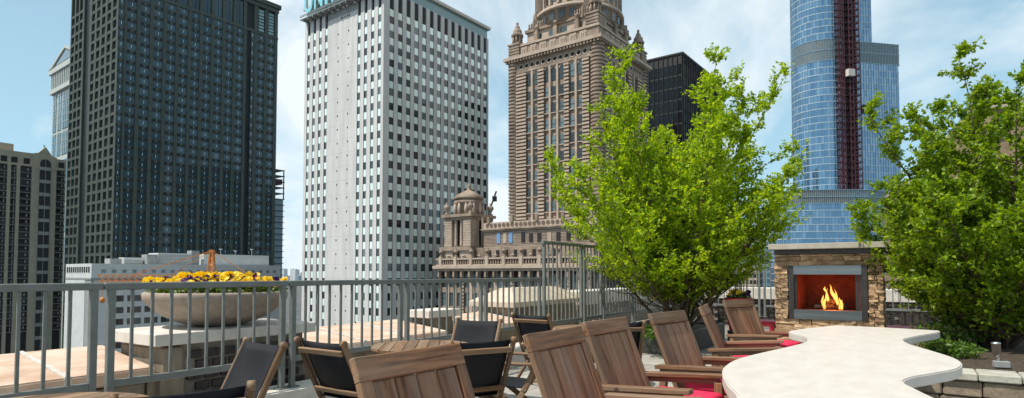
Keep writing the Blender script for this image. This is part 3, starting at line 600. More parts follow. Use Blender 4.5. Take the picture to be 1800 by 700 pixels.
def jewel_base():
    t = thing('terracotta_base_block', 'terracotta block with balustrade, urns and domed corner cupola under the ornate tower', 'building', (18.6,120.6,0), GR)
    S = M['jw_stone']; PL = M['jw_pale']; LU, LV = 48.0, 46.0
    MB().box(0.7,LU,0.7,LV,GZ,2.6).ob('core', M['dark'], t)
    MB().box(-0.4,LU,-0.4,LV+0.4,2.0,2.6).box(-1.2,LU,-1.2,LV+1.2,2.6,3.3).ob('cornice', PL, t)
    MB().box(-0.6,0.0,-0.6,LV+0.6,3.3,3.6).box(-0.6,0.0,-0.6,LV+0.6,4.75,5.1).box(0,LU,-0.6,0.0,3.3,3.6).box(0,LU,-0.6,0,4.75,5.1).ob('balustrade_rail', PL, t)
    bal = MB(); bal.lathe([(0.12,0),(0.2,0.3),(0.1,0.7),(0.16,1.15)],6); bal = bal.mesh('baluster', [PL])
    spread('baluster', bal, [(-0.3,0.3+k*0.72,3.6,0) for k in range(64)], t, 64)
    MB().box(0.05,0.1,0,LV,3.3,5.0).ob('balustrade_back', M['jw_brown'], t)
    um = MB().lathe(urn(2.0,1.5),10).mesh('urn', [S])
    for k in range(10):
        y = 0.5+k*4.95; MB().box(-0.75,0.15,y-0.45,y+0.45,3.3,5.5).ob('balustrade_post', PL, t); ob('urn', um, t, (-0.3,y,5.5))
    um2 = MB().lathe(urn(0.9,1.2),8).mesh('finial', [PL])
    for k in range(9): ob('finial', um2, t, (-0.3,2.97+k*4.95,5.1))
    # window storey under the cornice
    wm = MB().box(-0.85,0.85,0.5,0.58,0,3.3).box(-0.05,0.05,0.42,0.5,0,3.3,1).box(-0.85,0.85,0.42,0.5,1.9,2.0,1).mesh('window', [M['jw_glass'], M['jw_frame']])
    for k in range(18):
        c = 1.9+k*2.5
        for z in (-2.0,-6.6,-11.2,-15.8): ob('window', wm, t, (0,c,z), LFT)
        m = MB(); rusticated(m, 0.0, 0.7, c+0.85, c+1.65, -46, 2.0, 0.86, 0.14) if k % 3 == 2 else m.box(0.1,0.7,c+0.85,c+1.65,-46,2.0); m.ob('pier', [PL if k % 3 else S, M['jw_brown']], t)
        MB().box(-0.7,0.0,c+0.95,c+1.5,0.6,2.0).box(-0.4,0.0,c+1.0,c+1.45,-0.6,0.6).ob('bracket', S, t)
    for z in (-3.3,-7.9,-12.5): MB().box(0.25,0.7,0,LV,z,z+1.3).ob('spandrel', S, t)
    MB().box(-0.02,0.7,-0.2,1.0,-46,2.0).ob('corner_pier', S, t)
    # podium between cornice terrace and tower shaft
    MB().box(3.0,45,3.0,34,2.6,12.2).ob('podium_wall', PL, t)
    for k in range(14): MB().box(2.93,3.0,3.0,34,7.6+k*0.33,7.68+k*0.33).ob('course_line', M['jw_brown'], t)
    MB().box(2.6,45,2.6,34.4,11.4,11.8).box(2.3,45,2.3,34.7,11.8,12.1).ob('podium_cornice', S, t)
    MB().box(2.8,45,2.8,34.2,12.1,13.6).ob('podium_parapet', PL, t)
    MB().box(2.7,3.0,34.0,34.5,12,15).ob('podium_post', S, t)
    MB().box(1.6,3.0,3.0,38,2.6,7.6).ob('terrace_wall', S, t)
    ring = MB(); n = 8; o_ = [(-0.05,0.5*math.cos(2*math.pi*i/n),0.5*math.sin(2*math.pi*i/n)) for i in range(n)]
    ring.add(o_, [tuple(range(n))[::-1]]); ring = ring.mesh('roundel', [M['jw_brown']])
    for k in range(24): ob('roundel', ring, t, (2.78,4.0+k*1.25,12.85))
    for k, c in enumerate((29.4,27.5,25.8,22.2,20.0,17.7,15.0,12.6,10.0,7.4)):
        mm = M['bluefilm'] if k in (0,2) else (M['jw_pale'] if k in (1,6) else M['dark'])
        MB().box(2.84,2.96,c-0.5,c+0.5,8.6,11.0 if k < 4 else 10.6).ob('podium_window', mm, t)
    for c in (31,28.6,26,23.4,20.8,18.2,15.6,13): MB().box(1.5,1.6,c-0.45,c+0.45,5.4,6.9).ob('terrace_window', M['dark'], t)
    for k in range(5): MB().box(2.55,3.2,4+k*7,4.7+k*7,13.4,14.9).ob('parapet_post', S, t)
    # domed cupola on the left corner
    X, Y = 5.0, 40.6; h = 4.3
    MB().box(X-h-0.4,X+h+0.4,Y-h-0.4,Y+h+0.4,2.6,7.0).ob('cupola_base', PL, t); MB().box(X-h-0.9,X+h+0.9,Y-h-0.9,Y+h+0.9,7.0,8.0).ob('cupola_plinth', S, t)
    MB().box(X-h-0.5,X-h-0.4,Y-1.0,Y+1.0,4.2,6.6).ob('cupola_window', M['dark'], t)
    MB().box(X-2.6,X+2.6,Y-2.6,Y+2.6,8.0,14.6).ob('cupola_core', M['dark'], t)
    for sx in (-1,1):
        for sy in (-1,1):
            cx, cy = X+sx*3.1, Y+sy*3.1; m = MB(); m.box(cx-1.15,cx+1.15,cy-1.15,cy+1.15,8.0,14.6)
            for k in range(10): m.box(cx-1.23,cx+1.23,cy-1.23,cy+1.23,8.2+k*0.64,8.56+k*0.64)
            m.ob('cupola_pier', PL, t)
    for d in (-0.9,0.9):
        for (x, y) in ((X-3.7,Y+d),(X+d,Y-3.7)): MB().lathe([(0.5,8.0),(0.42,8.5),(0.36,14.0),(0.55,14.6)],10,(x,y)).ob('cupola_column', PL, t)
    MB().box(X-4.4,X+4.4,Y-4.4,Y+4.4,14.6,15.3).box(X-4.9,X+4.9,Y-4.9,Y+4.9,15.3,16.0).ob('cupola_entablature', S, t)
    for sx in (-1,1):
        for sy in (-1,1): MB().lathe([(q,16+z) for q, z in urn(3.2,1.9)],8,(X+sx*3.9,Y+sy*3.9)).ob('cupola_urn', S, t)
    MB().lathe([(3.5,16.0),(3.5,18.6),(3.8,18.9),(3.8,19.4),(3.3,19.7),(3.4,20.2)],20,(X,Y)).ob('cupola_drum', S, t)
    for k in range(12): a = 2*math.pi*k/12; MB().lathe([(0.3,16.0),(0.5,17.4),(0.25,18.8)],6,(X+3.6*math.cos(a),Y+3.6*math.sin(a))).ob('drum_ornament', PL, t)
    MB().lathe([(3.7,20.0),(3.8,20.4),(2.9,21.2),(1.5,22.0),(0.5,22.5),(0.45,23.0),(0.5,23.3),(0.08,24.2)],20,(X,Y)).ob('cupola_dome', S, t)
jewel_base()

# ------------------------------------------------------------------ black tower
def black_tower():
    t = thing('black_glass_tower', 'flat black glass box tower behind the left tree', 'building', (53.2,182,0), GR)
    LU, LV, TOP = 38.0, 32.0, 70.0
    MB().box(0.1,LU,0.1,LV,GZ,TOP).ob('core', M['bk_mull'], t)
    pn = MB().box(-0.7,0.7,0.02,0.08,0,3.1).mesh('window', [M['bk_glass']]); pl = []
    for k in range(-3, 17):
        for i in range(24): pl.append((1.1+i*1.56,0,3+k*3.8,0))
        for i in range(20): pl.append((0,1.0+i*1.56,3+k*3.8,LFT))
    spread('window', pn, pl, t, 300)
    m = MB()
    for i in range(25): m.box(0.3+i*1.56,0.42+i*1.56,-0.22,0.1,GZ,TOP)
    m.ob('mullion', M['bk_mull'], t, kind='stuff'); m = MB()
    for i in range(21): m.box(-0.22,0.1,0.2+i*1.56,0.32+i*1.56,GZ,TOP)
    m.ob('mullion', M['bk_mull'], t, kind='stuff')
    MB().box(-0.25,LU+0.2,-0.25,LV+0.2,TOP,TOP+0.5).ob('roof_edge', M['bk_mull'], t)
black_tower()

# ------------------------------------------------------------------ blue glass tower with construction hoist
def glass_tower():
    t = thing('glass_skyscraper', 'stepped blue glass skyscraper with rounded left side', 'building', (159,302,0))
    def outline(r, xr, yr, a1=302):                       # local: arc from the back left round to the front, then a straight right flank
        p = [(r*math.cos(R(a)), r*math.sin(R(a))) for a in range(110, a1+1, 6)]
        k = (xr-p[-1][0]); p.append((xr, p[-1][1]+k*yr)); p.append((xr, 22)); return p
    tiers = [('upper', outline(13.2, 22.4, 0.20), 117.6, 205.0, [], ), ('middle', outline(13.25, 37.4, 0.20), 41.6, 107.0, []), ]
    low = [(-16.5,22),(-27.0,0),(-27.2,-6),(-26.6,-10),(-25,-14),(-19,-17.2),(-10,-18.6),(2,-19),(12,-19),(24,-13.5),(37.4,-7.5),(37.4,22)]
    tiers.append(('lower', low, -60.0, 35.2, []))
    P = 3.3; pane_pl = []; fl = {}
    for nm, ol, z0, z1, _ in tiers:
        core = [(x*0.985, y*0.985) for x, y in ol]
        MB().prism(core, z0, z1).ob('core', M['far_blue'], t)
        # floor edges
        z = z0; n = int((z1-z0)/P); H = (z1-z0)/n
        for k in range(n+1):
            MB().prism([(x*1.006, y*1.006) for x, y in ol], z0+k*H-0.14, z0+k*H+0.14).ob('floor_edge', M['tp_slab'], t)
        # panes along the visible outline
        mu = MB()
        for (ax, ay), (bx, by) in zip(ol[:-1], ol[1:]):
            L = math.hypot(bx-ax, by-ay); c = max(1, round(L/1.5)); an = math.atan2(by-ay, bx-ax)
            if by-ay > 20 and ax > 20: continue
            for i in range(c):
                f = (i+0.5)/c; mx, my = ax+(bx-ax)*f, ay+(by-ay)*f; key = round(L/c, 2)
                fl.setdefault((key, round(H,3)), []).extend([(mx, my, z0+k*H+0.15, an+random.uniform(-0.012, 0.012)) for k in range(n)])
                g_ = i/c; qx, qy = ax+(bx-ax)*g_, ay+(by-ay)*g_; nx, ny = (by-ay)/L, -(bx-ax)/L
                mu.bar((qx+nx*0.08, qy+ny*0.08, z0), (qx+nx*0.08, qy+ny*0.08, z1), 0.16)
        mu.ob('mullion', M['tp_mull'], t, kind='stuff')
    tot = 0
    for (w, H), pl in sorted(fl.items(), key=lambda kv: -len(kv[1])):
        me = MB().box(-w/2+0.03,w/2-0.03,0.0,0.05,0,H-0.3).mesh('pane', [M['tp_glass']])
        spread('pane', me, pl, t, 150 if tot < 300 else 0); tot += 150
    # louvred plant floors
    for ol, z0, z1 in ((outline(13.3, 37.6, 0.20), 107.0, 117.6), (low, 35.2, 41.6)):
        o = MB().prism([(x*0.995, y*0.995) for x, y in ol], z0, z1).ob('plant_floor', M['tp_mech'], t); mu = MB()
        for (ax, ay), (bx, by) in zip(ol[:-1], ol[1:]):
            L = math.hypot(bx-ax, by-ay); c = max(1, round(L/0.9))
            for i in range(c): mu.bar((ax+(bx-ax)*i/c, ay+(by-ay)*i/c, z0), (ax+(bx-ax)*i/c, ay+(by-ay)*i/c, z1), 0.22)
        for z in (z0, (z0+z1)/2, z1): mu.prism([(x*1.012, y*1.012) for x, y in ol], z-0.15, z+0.15)
        mu.ob('louvre_fin', M['tp_mull'], o, kind='stuff')
    # construction hoist
    h = thing('construction_hoist', 'dark red steel construction hoist running up the blue glass skyscraper', 'hoist', (165.2,286.5,0))
    for x0, w, d in ((-5.2,3.0,3.0),(0.4,5.0,3.4)):
        m = MB()
        for sx in (0, w*0.33, w*0.66, w):
            for y in (0, d): m.bar((x0+sx,y,-40),(x0+sx,y,175),0.34)
        z = -40
        while z < 175:
            for y in (0, d): m.bar((x0,y,z),(x0+w,y,z),0.3)
            m.bar((x0,0,z),(x0+w,0,z+3.3),0.22); m.bar((x0,0,z),(x0,d,z+3.3),0.22); m.bar((x0+w,0,z),(x0,0,z+3.3),0.16)
            z += 3.3
        m.ob('mast', M['hoist'], h)
    m = MB()
    for k in range(64): m.box(-5.6,6.0,1.2,3.6,-40+k*3.3,-39.7+k*3.3)
    m.ob('landing_platform', M['bk_mull'], h); MB().box(-5.4,5.8,3.6,4.0,-40,175).ob('back_netting', M['hoist'], h)
    MB().box(-2.1,1.6,-2.2,-0.2,97.6,101.0).ob('hoist_car', M['capstone'], h, rz=0.2); MB().box(5.9,8.5,-1.8,0.4,79.5,83.6).box(6.2,7.3,-1.86,-1.8,80.2,82.2,1).ob('hoist_car', [M['bk_mull'], M['capstone']], h)
glass_tower()

# ------------------------------------------------------------------ brick building behind the right tree
def brick_building():
    t = thing('brick_building', 'tan brick building rising behind the right tree', 'building', (39.6,60,0), R(-28))
    B = M['rb_brick']
    MB().box(0,40,0,20,GZ,10.4).ob('lower_wing', B, t); MB().box(6.5,40,0.8,20,10.4,17.4).ob('upper_wing', B, t)
    MB().box(-0.3,40.2,-0.3,20.2,10.4,10.8).ob('coping', M['rb_sill'], t); MB().box(6.2,40.2,0.5,20.2,17.4,17.9).ob('coping', M['rb_sill'], t)
    wm = MB().box(-0.6,0.6,-0.03,0.02,0,1.8).box(-0.7,0.7,-0.14,0.0,-0.18,0,1).box(-0.04,0.04,-0.07,-0.03,0,1.8,2).box(-0.6,0.6,-0.07,-0.03,0.86,0.94,2).mesh('window', [M['jw_glass'], M['rb_sill'], M['lw_wall']])
    for i in range(11):
        for k in range(9): ob('window', wm, t, (2.0+i*3.1,0,7.4-k*3.4))
        if i > 1: ob('window', wm, t, (2.0+i*3.1,0.8,14.6))
brick_building()

# ------------------------------------------------------------------ smaller towers glimpsed between things
def plain_tower(name, label, loc, w, d, top, wall, gl, bay, pitch, rz=GR, vert=True):
    t = thing(name, label, 'building', loc, rz)
    MB().box(0,w,0,d,GZ,top).ob('wall', wall, t); MB().box(-0.2,w+0.2,-0.2,d+0.2,top,top+0.8).ob('parapet', wall, t)
    me = MB().box(-bay*0.34,bay*0.34,-0.08,0.02,0,pitch*0.6).mesh('window', [gl]); pl = []
    k = 0
    while top-2-(k+1)*pitch > -30:
        z = top-2-(k+1)*pitch
        for i in range(int(w/bay)): pl.append((bay*(i+0.5),0,z,0))
        for i in range(int(d/bay)): pl.append((0,bay*(i+0.5),z,LFT))
        k += 1
    spread('window', me, pl, t, 40); return t
plain_tower('residential_tower', 'slim pale gridded tower seen through the back railing left of the fireplace', (156,395,0), 16, 14, 27, M['far_white'], M['far_blue'], 1.7, 3.1)
plain_tower('glass_block', 'blue glass block beside the fireplace beyond the railing', (150,330,0), 22, 20, 16, M['far_blue'], M['tp_glass'], 2.6, 3.6)
plain_tower('stone_block', 'small tan stone office block seen low through the back railing', (124,300,0), 11, 10, 4.5, M['rb_sill'], M['dark'], 1.9, 3.2)
plain_tower('terrace_block', 'pale block almost hidden behind the left tree', (95,330,0), 26, 20, 14, M['far_white'], M['far_blue'], 2.2, 3.3)
def slab_tower(name, label, loc, w, d, top, z_open, rz=GR):
    t = thing(name, label, 'building', loc, rz)
    MB().box(0.6,w-0.6,0.6,d-0.6,GZ,z_open).ob('core', M['far_blue'], t)
    sl = MB().box(0,w,0,d,0,0.35).mesh('floor_slab', [M['bk_mull']]); z = -20
    while z < top: ob('floor_slab', sl, t, (0,0,z)); z += 3.4
    cl = MB()
    for x in (0.5,w/2,w-0.5):
        for y in (0.5,d-0.5): cl.box(x-0.25,x+0.25,y-0.25,y+0.25,z_open,top)
    cl.ob('column', M['bk_mull'], t); MB().box(1,w-1,1,d-1,(z_open+top)/2,(z_open+top)/2+3).ob('wrapped_floor', M['hoist'], t)
slab_tower('unfinished_tower', 'unfinished tower of open floors at the right edge of the dark tower', (-146,329,0), 21, 18, 62, 45)
slab_tower('balcony_tower', 'thin tower of stacked dark balconies left of the ornate tower', (9.2,240,0), 12, 12, 50.5, 50)
def little_crane():
    t = thing('distant_crane', 'tiny grey crane between the white tower and the ornate tower', 'crane', (-9.5,230,0))
    m = MB(); m.bar((0,0,GZ),(0,0,24),0.5); m.ob('mast', M['bk_mull'], t); m = MB(); m.bar((0,0,24),(3.4,0,33.5),0.6); m.bar((0,0,24),(-1.6,0,27),0.3); m.ob('jib', M['bk_mull'], t)
    MB().box(1.8,3.6,-0.5,0.5,29.5,31.5).ob('cab', M['bk_mull'], t)
little_crane()
rr = random.Random(3)
for i in range(16):
    px = (-1400 + i*22 + rr.uniform(-8,8)); h = rr.uniform(-30, 62)
    d = rr.uniform(5600, 6800); w = rr.uniform(24, 50)
    t = thing('distant_building', 'hazy distant block on the horizon between the dark and white towers', 'building', (-0.366*d+(i-8)*30, d, 0), GR, 'hazy blocks on the horizon')
    MB().box(0,w,0,w,GZ,h).ob('wall', M['far_white'] if i % 3 else M['far_blue'], t); MB().box(w*0.3,w*0.6,w*0.3,w*0.6,h,h+6).ob('roof_room', M['far_white'], t)

# ------------------------------------------------------------------ terrace frame: t runs along the railing, d away from it
TA = R(33.8); TD = Vector((math.sin(TA), math.cos(TA), 0)); TN = Vector((-math.cos(TA), math.sin(TA), 0)); TR = math.pi/2-TA
def T(t, d, z=0.0): return tuple(TD*t+TN*d+Vector((0,0,z)))
def tbox(name, t0, t1, d0, d1, z0, z1, m, kind='structure'):
    o = MB().box(t0,t1,d0,d1,z0,z1).ob(name, m, None, (0,0,0), TR, kind); return o
floor = tbox('terrace_floor', -4, 17.4, -9, 6.4, -1.0, -0.03, M['grout'])
pv = boxmesh('paver', 0.594, 0.594, 0.04, M['floor'], 0.004)
for i in range(19):
    for j in range(15): ob('paver', pv, floor, (1.3+i*0.6, -3.7+j*0.6, -0.012))
tbox('terrace_kerb', -2, 16.6, 4.92, 5.3, -0.02, 0.28, M['capstone'])

# ------------------------------------------------------------------ railing
def railing(label, loc, rz, L, z1, nb, zb=0.56, posts=(0.055, None)):
    t = thing('railing_panel', label, 'railing', loc, rz, 'grey metal railing round the terrace'); m = M['rail']
    a, b = 0.055, L-0.055
    pm = boxmesh('post', 0.05, 0.05, z1-0.03-0.28, m, 0.004)
    for x in (a, b): ob('post', pm, t, (x,0,(z1-0.03+0.28)/2))
    ob('top_rail', boxmesh('top_rail', L, 0.06, 0.055, m, 0.006), t, (L/2,0,z1-0.0275))
    ob('bottom_rail', boxmesh('bottom_rail', b-a-0.05, 0.04, 0.055, m, 0.004), t, ((a+b)/2,0,zb))
    bm_ = boxmesh('baluster', 0.022, 0.022, z1-0.055-zb-0.0275, m, 0.002)
    for k in range(nb): ob('baluster', bm_, t, (a+(b-a)*(k+1)/(nb+1),0,(z1-0.055+zb+0.0275)/2))
    ob('foot_plate', boxmesh('foot_plate', 0.11, 0.10, 0.012, m), t, (a,0,0.288)); ob('foot_plate', boxmesh('foot_plate', 0.11, 0.10, 0.012, m), t, (b,0,0.288))
for i, lb in enumerate(('low grey railing panel at the left edge in front of the beige coping', 'low grey railing panel in front of the big stone flower bowl', 'low grey railing panel behind the two back-to-back sling chairs', 'low grey railing panel in front of the square stone pier cap', 'low grey railing panel ending at the taller railing')):
    railing(lb, T(0.40+1.613*i, 5.08), TR, 1.605, 1.33, 9)
for t0, L, nb, lb in ((8.50,1.46,8,'first tall grey railing panel where the railing steps up'), (9.975,0.84,4,'narrow tall grey railing panel beside the heavy post'), (10.83,1.6,9,'tall grey railing panel half hidden by the left of the tree crown'), (12.44,1.9,11,'tall grey railing panel behind the multi-stemmed tree'), (14.35,1.9,11,'tall grey railing panel in the far left terrace corner')):
    railing(lb, T(t0, 5.08), TR, L, 1.95, nb)
for i, lb in enumerate(('tall grey back railing panel behind the tree stems', 'tall grey back railing panel behind the pot of pansies', 'tall grey back railing panel left of the stone fireplace', 'tall grey back railing panel hidden behind the fireplace', 'tall grey back railing panel right of the fireplace', 'tall grey back railing panel behind the right tree')):
    railing(lb, T(16.35, 5.05-1.9*i), TR-math.pi/2, 1.88, 1.95, 11)

# ------------------------------------------------------------------ parapet with terracotta coping
par = thing('parapet_wall', 'old stone parapet with peach terracotta coping beyond the railing', 'parapet', (0,0,0), TR)
MB().box(-1,9.4,5.62,6.5,-1,0.46).ob('wall', M['oldstone'], par)
def coping(t0, t1):
    n = max(1, round((t1-t0)/0.70)); L = (t1-t0)/n
    cm = MB().add([(0.012,5.52,0.46),(L-0.012,5.52,0.46),(L-0.012,6.6,0.46),(0.012,6.6,0.46),(0.012,5.52,0.575),(L-0.012,5.52,0.575),(L-0.012,6.56,0.70),(0.012,6.56,0.70)],[(0,3,2,1),(4,5,6,7),(0,1,5,4),(1,2,6,5),(2,3,7,6),(3,0,4,7)])
    bm = bmesh.new(); bm.from_mesh(cm.mesh('x', [M['peach']])); bmesh.ops.bevel(bm, geom=list(bm.edges), offset=0.012, segments=2, affect='EDGES'); me = bpy.data.meshes.new('coping_stone'); bm.to_mesh(me); bm.free(); me.materials.append(M['peach'])
    jt = MB().add([(-0.035,5.53,0.47),(0.035,5.53,0.47),(0.035,6.57,0.47),(-0.035,6.57,0.47),(-0.022,5.515,0.586),(0.022,5.515,0.586),(0.022,6.56,0.714),(-0.022,6.56,0.714)],[(0,3,2,1),(4,5,6,7),(0,1,5,4),(1,2,6,5),(2,3,7,6),(3,0,4,7)]).mesh('mortar_joint', [M['mortar']])
    for k in range(n):
        o = ob('coping_stone', me, par, (t0+k*L,0,random.uniform(-0.006,0.006)))
        if k: ob('mortar_joint', jt, par, (t0+k*L,0,0))
coping(-0.7, 2.62); coping(4.24, 6.62); coping(7.35, 9.35)
front = MB()
for k in range(15): ob('face_stone', boxmesh('face_stone', 0.66, 0.06, 0.44, M['oldstone'], 0.008), par, (-0.5+k*0.68,5.6,0.225))
def bricks(parent, t0, t1, z0, z1, d, bw, bh, g, along='t', name='brick'):
    me = boxmesh(name, bw, 0.06, bh, M['brickdark'], 0.005); r = 0; z = z0+bh/2
    while z+bh/2 <= z1+0.001:
        x = t0+bw/2+(0 if r % 2 == 0 else -(bw+g)/2)
        while x < t1:
            if x-bw/2 > t0-0.02 and x+bw/2 < t1+0.02:
                o = ob(name, me, parent, (x,d,z) if along == 't' else (d,x,z), 0 if along == 't' else math.pi/2)
                o.rotation_euler.z += random.uniform(-0.02,0.02); o.delta_location = (0,random.uniform(-0.006,0.006),0) if along == 't' else (random.uniform(-0.006,0.006),0,0)
            x += bw+g
        z += bh+g; r += 1
pier = thing('bowl_pier', 'dark brick pier with pale stone cap carrying the flower bowl', 'pier', T(3.41,5.92), TR)
ob('cap_slab', boxmesh('cap_slab', 1.68, 0.94, 0.105, M['capstone'], 0.008, 2), pier, (0,0,0.8125))
MB().box(-0.74,0.74,-0.37,0.4,-0.5,0.76).ob('wall', M['grout'], pier)
bricks(pier, -0.52, 0.74, 0.02, 0.74, -0.375, 0.135, 0.072, 0.028)
for k in range(3): ob('quoin_stone', boxmesh('quoin_stone', 0.21 if k % 2 else 0.17, 0.2, 0.235, M['oldstone'], 0.012), pier, (-0.66,-0.33,0.13+k*0.245))
for k in range(3): ob('side_stone', boxmesh('side_stone', 0.06, 0.55, 0.235, M['oldstone'], 0.015), pier, (-0.735,0.06,0.13+k*0.245))
sp = thing('small_pier', 'small pier with square pale stone cap on the parapet', 'pier', T(6.98,6.15), TR)
ob('cap_slab', boxmesh('cap_slab', 0.74, 0.5, 0.11, M['capstone'], 0.008, 2), sp, (0,0,0.79)); MB().box(-0.26,0.26,-0.18,0.2,0.3,0.735).ob('shaft', M['oldstone'], sp)
hp = thing('hipped_pier', 'broad cream stone pier with hipped cap beyond the tall railing', 'pier', T(10.0,6.25), TR)
MB().box(-1.2,1.2,-0.38,0.4,-0.5,0.80).ob('shaft', M['oldstone'], hp)
MB().add([(-1.35,-0.5,0.80),(1.35,-0.5,0.80),(1.35,0.5,0.80),(-1.35,0.5,0.80),(-1.35,-0.5,0.89),(1.35,-0.5,0.89),(1.35,0.5,0.89),(-1.35,0.5,0.89),(-0.85,-0.12,1.13),(0.85,-0.12,1.13),(0.85,0.12,1.13),(-0.85,0.12,1.13)],
   [(0,3,2,1),(0,1,5,4),(1,2,6,5),(2,3,7,6),(3,0,4,7),(4,5,9,8),(5,6,10,9),(6,7,11,10),(7,4,8,11),(8,9,10,11)]).ob('hipped_cap', M['cream'], hp)
bp = thing('back_parapet', 'brick parapet with cream stone coping behind the back railing', 'parapet', (0,0,0), TR)
MB().box(11.5,17.4,6.0,6.5,-1,0.7).box(17.12,17.6,-6,6.5,-1,0.7).ob('wall', M['grout'], bp)
for k in range(6): ob('coping_stone', boxmesh('coping_stone', 0.97, 0.62, 0.31, M['capstone'], 0.012), bp, (11.98+k*0.985,6.25,0.86))
for k in range(13): ob('coping_stone', boxmesh('coping_stone', 0.62, 0.94, 0.31, M['capstone'], 0.012), bp, (17.36,5.45-k*0.955,0.86))
bricks(bp, 0.2, 4.6, 0.02, 0.68, 17.115, 0.21, 0.075, 0.022, along='d')
MB().box(17.085,17.13,-6,0.18,0.02,0.69).ob('brick_face', M['brickdark'], bp); MB().box(17.085,17.13,4.62,6.0,0.02,0.69).ob('brick_face', M['brickdark'], bp)

# ------------------------------------------------------------------ stone bowl of pansies
BZ = 0.865
bowl = thing('stone_bowl', 'wide cast stone bowl full of yellow and purple pansies on the brick pier', 'planter', T(3.43,5.98,BZ), TR)
MB().lathe([(0.20,0.0),(0.24,0.01),(0.36,0.04),(0.50,0.11),(0.60,0.19),(0.655,0.25),(0.662,0.262),(0.672,0.268),(0.682,0.31),(0.682,0.335),(0.668,0.35),(0.63,0.35),(0.60,0.31)],72).ob('body', M['bowl'], bowl)
MB().lathe([(0.0,0.30),(0.60,0.30),(0.60,0.31),(0.0,0.315)],32).ob('soil', M['soil'], bowl)
def petalflower(mat, s, seed):
    r = random.Random(seed); b = MB()
    for k in range(5):
        a = 2*math.pi*k/5+0.3; w = s*(0.62 if k else 0.75); ca, sa = math.cos(a), math.sin(a)
        P_ = []
        for u, v, h in ((0.05,0,0),(0.35,-0.42,0.10),(0.75,-0.48,0.12),(1.0,-0.2,0.02),(1.0,0.2,0.06),(0.75,0.48,0.13),(0.35,0.42,0.08)):
            x, y = u*w, v*w; P_.append((x*ca-y*sa, x*sa+y*ca, h*s*r.uniform(0.6,1.6)))
        b.add(P_, [(0,1,2),(0,2,3),(0,3,4),(0,4,5),(0,5,6)], 0)
    b.lathe([(0.13*s,0.06*s),(0.05*s,0.12*s)],5,mi=1)
    return b.mesh('flower', [mat, M['pistil']])
YF = [petalflower(M['yellow'], 0.056, k) for k in range(4)]; PF = [petalflower(M['purple'], 0.054, k+9) for k in range(3)]
def leafclump(n, rx, ry, rz_, size, seed, mat, name='foliage'):
    r = np.random.RandomState(seed); c = r.normal(size=(n,3)); c /= np.linalg.norm(c,axis=1)[:,None]; c *= (r.rand(n,1)**0.4)*[rx,ry,rz_]
    return leaves_mesh(name, c, r, size, mat)
def leaves_mesh(name, c, r, size, mat, up=0.4, dirs=None):
    n = len(c); d = r.normal(size=(n,3)) if dirs is None else dirs+r.normal(size=(n,3))*0.55
    d /= np.linalg.norm(d,axis=1)[:,None]
    q = r.normal(size=(n,3)); q[:,2] += up*2.0; nrm = q-d*(q*d).sum(1)[:,None]; nrm /= np.linalg.norm(nrm,axis=1)[:,None]
    s = np.cross(d, nrm); L = size*r.uniform(0.65,1.25,(n,1)); w = L*0.34
    p0 = c; p1 = c+d*L*0.45+s*w+nrm*w*0.3; p2 = c+d*L-nrm*L*0.12; p3 = c+d*L*0.45-s*w+nrm*w*0.3
    v = np.stack([p0,p1,p2,p3],1).reshape(-1,3); i = np.arange(n)*4
    f = np.stack([i,i+1,i+2,i,i+2,i+3],1).reshape(-1,3)
    me = bpy.data.meshes.new(name); me.vertices.add(len(v)); me.vertices.foreach_set('co', v.ravel()); me.loops.add(len(f)*3); me.loops.foreach_set('vertex_index', f.ravel())
    me.polygons.add(len(f)); me.polygons.foreach_set('loop_start', np.arange(len(f))*3); me.polygons.foreach_set('loop_total', np.full(len(f),3)); me.materials.append(mat); me.update(); me.validate(); return me
def pansy(loc, kind, seed, nf=9, sp=0.115, h=0.09):
    r = random.Random(seed); nm = {'y': ('mostly yellow', 'yellow pansies'), 'p': ('mostly purple', 'purple pansies')}[kind]
    t = thing('pansy_plant', 'clump of %s pansies growing in the stone bowl' % nm[0], 'pansies', loc, 0, nm[1]+' in the stone bowl')
    ob('foliage', leafclump(70, sp, sp, h*0.75, 0.05, seed, M['herb']), t, (0,0,0.02))
    for k in range(nf):
        a = r.uniform(0, 6.28); q = sp*math.sqrt(r.random()); me = r.choice(YF if (kind == 'y') == (r.random() > 0.2) else PF)
        tilt = r.uniform(0.5,1.25); az = r.uniform(-2.4,-0.3)+TR-0.6   # faces turn to the light and outwards
        o = ob('flower', me, t, (q*math.cos(a), q*math.sin(a), h*(0.75+0.7*r.random())), rot=(tilt*math.cos(az+1.57)*1.0, tilt*math.sin(az+1.57), r.uniform(0,6.28)))
        o.scale = (r.uniform(0.85,1.25),)*3
    return t
rr = random.Random(12); sd_ = 0
spots = [(0,0)]+[(0.27*math.cos(a), 0.27*math.sin(a)) for a in [i*1.047 for i in range(6)]]+[(0.50*math.cos(a), 0.50*math.sin(a)) for a in [0.2+i*0.483 for i in range(13)]]
bx, by, bz = T(3.43,5.98,BZ+0.32)
for i, (x, y) in enumerate(spots):
    rim = math.hypot(x,y) > 0.4
    pansy((bx+x, by+y, bz+(0.035 if rim else 0.085)), 'p' if i in (2,12,17) else 'y', 40+i, 24, 0.16, 0.085)

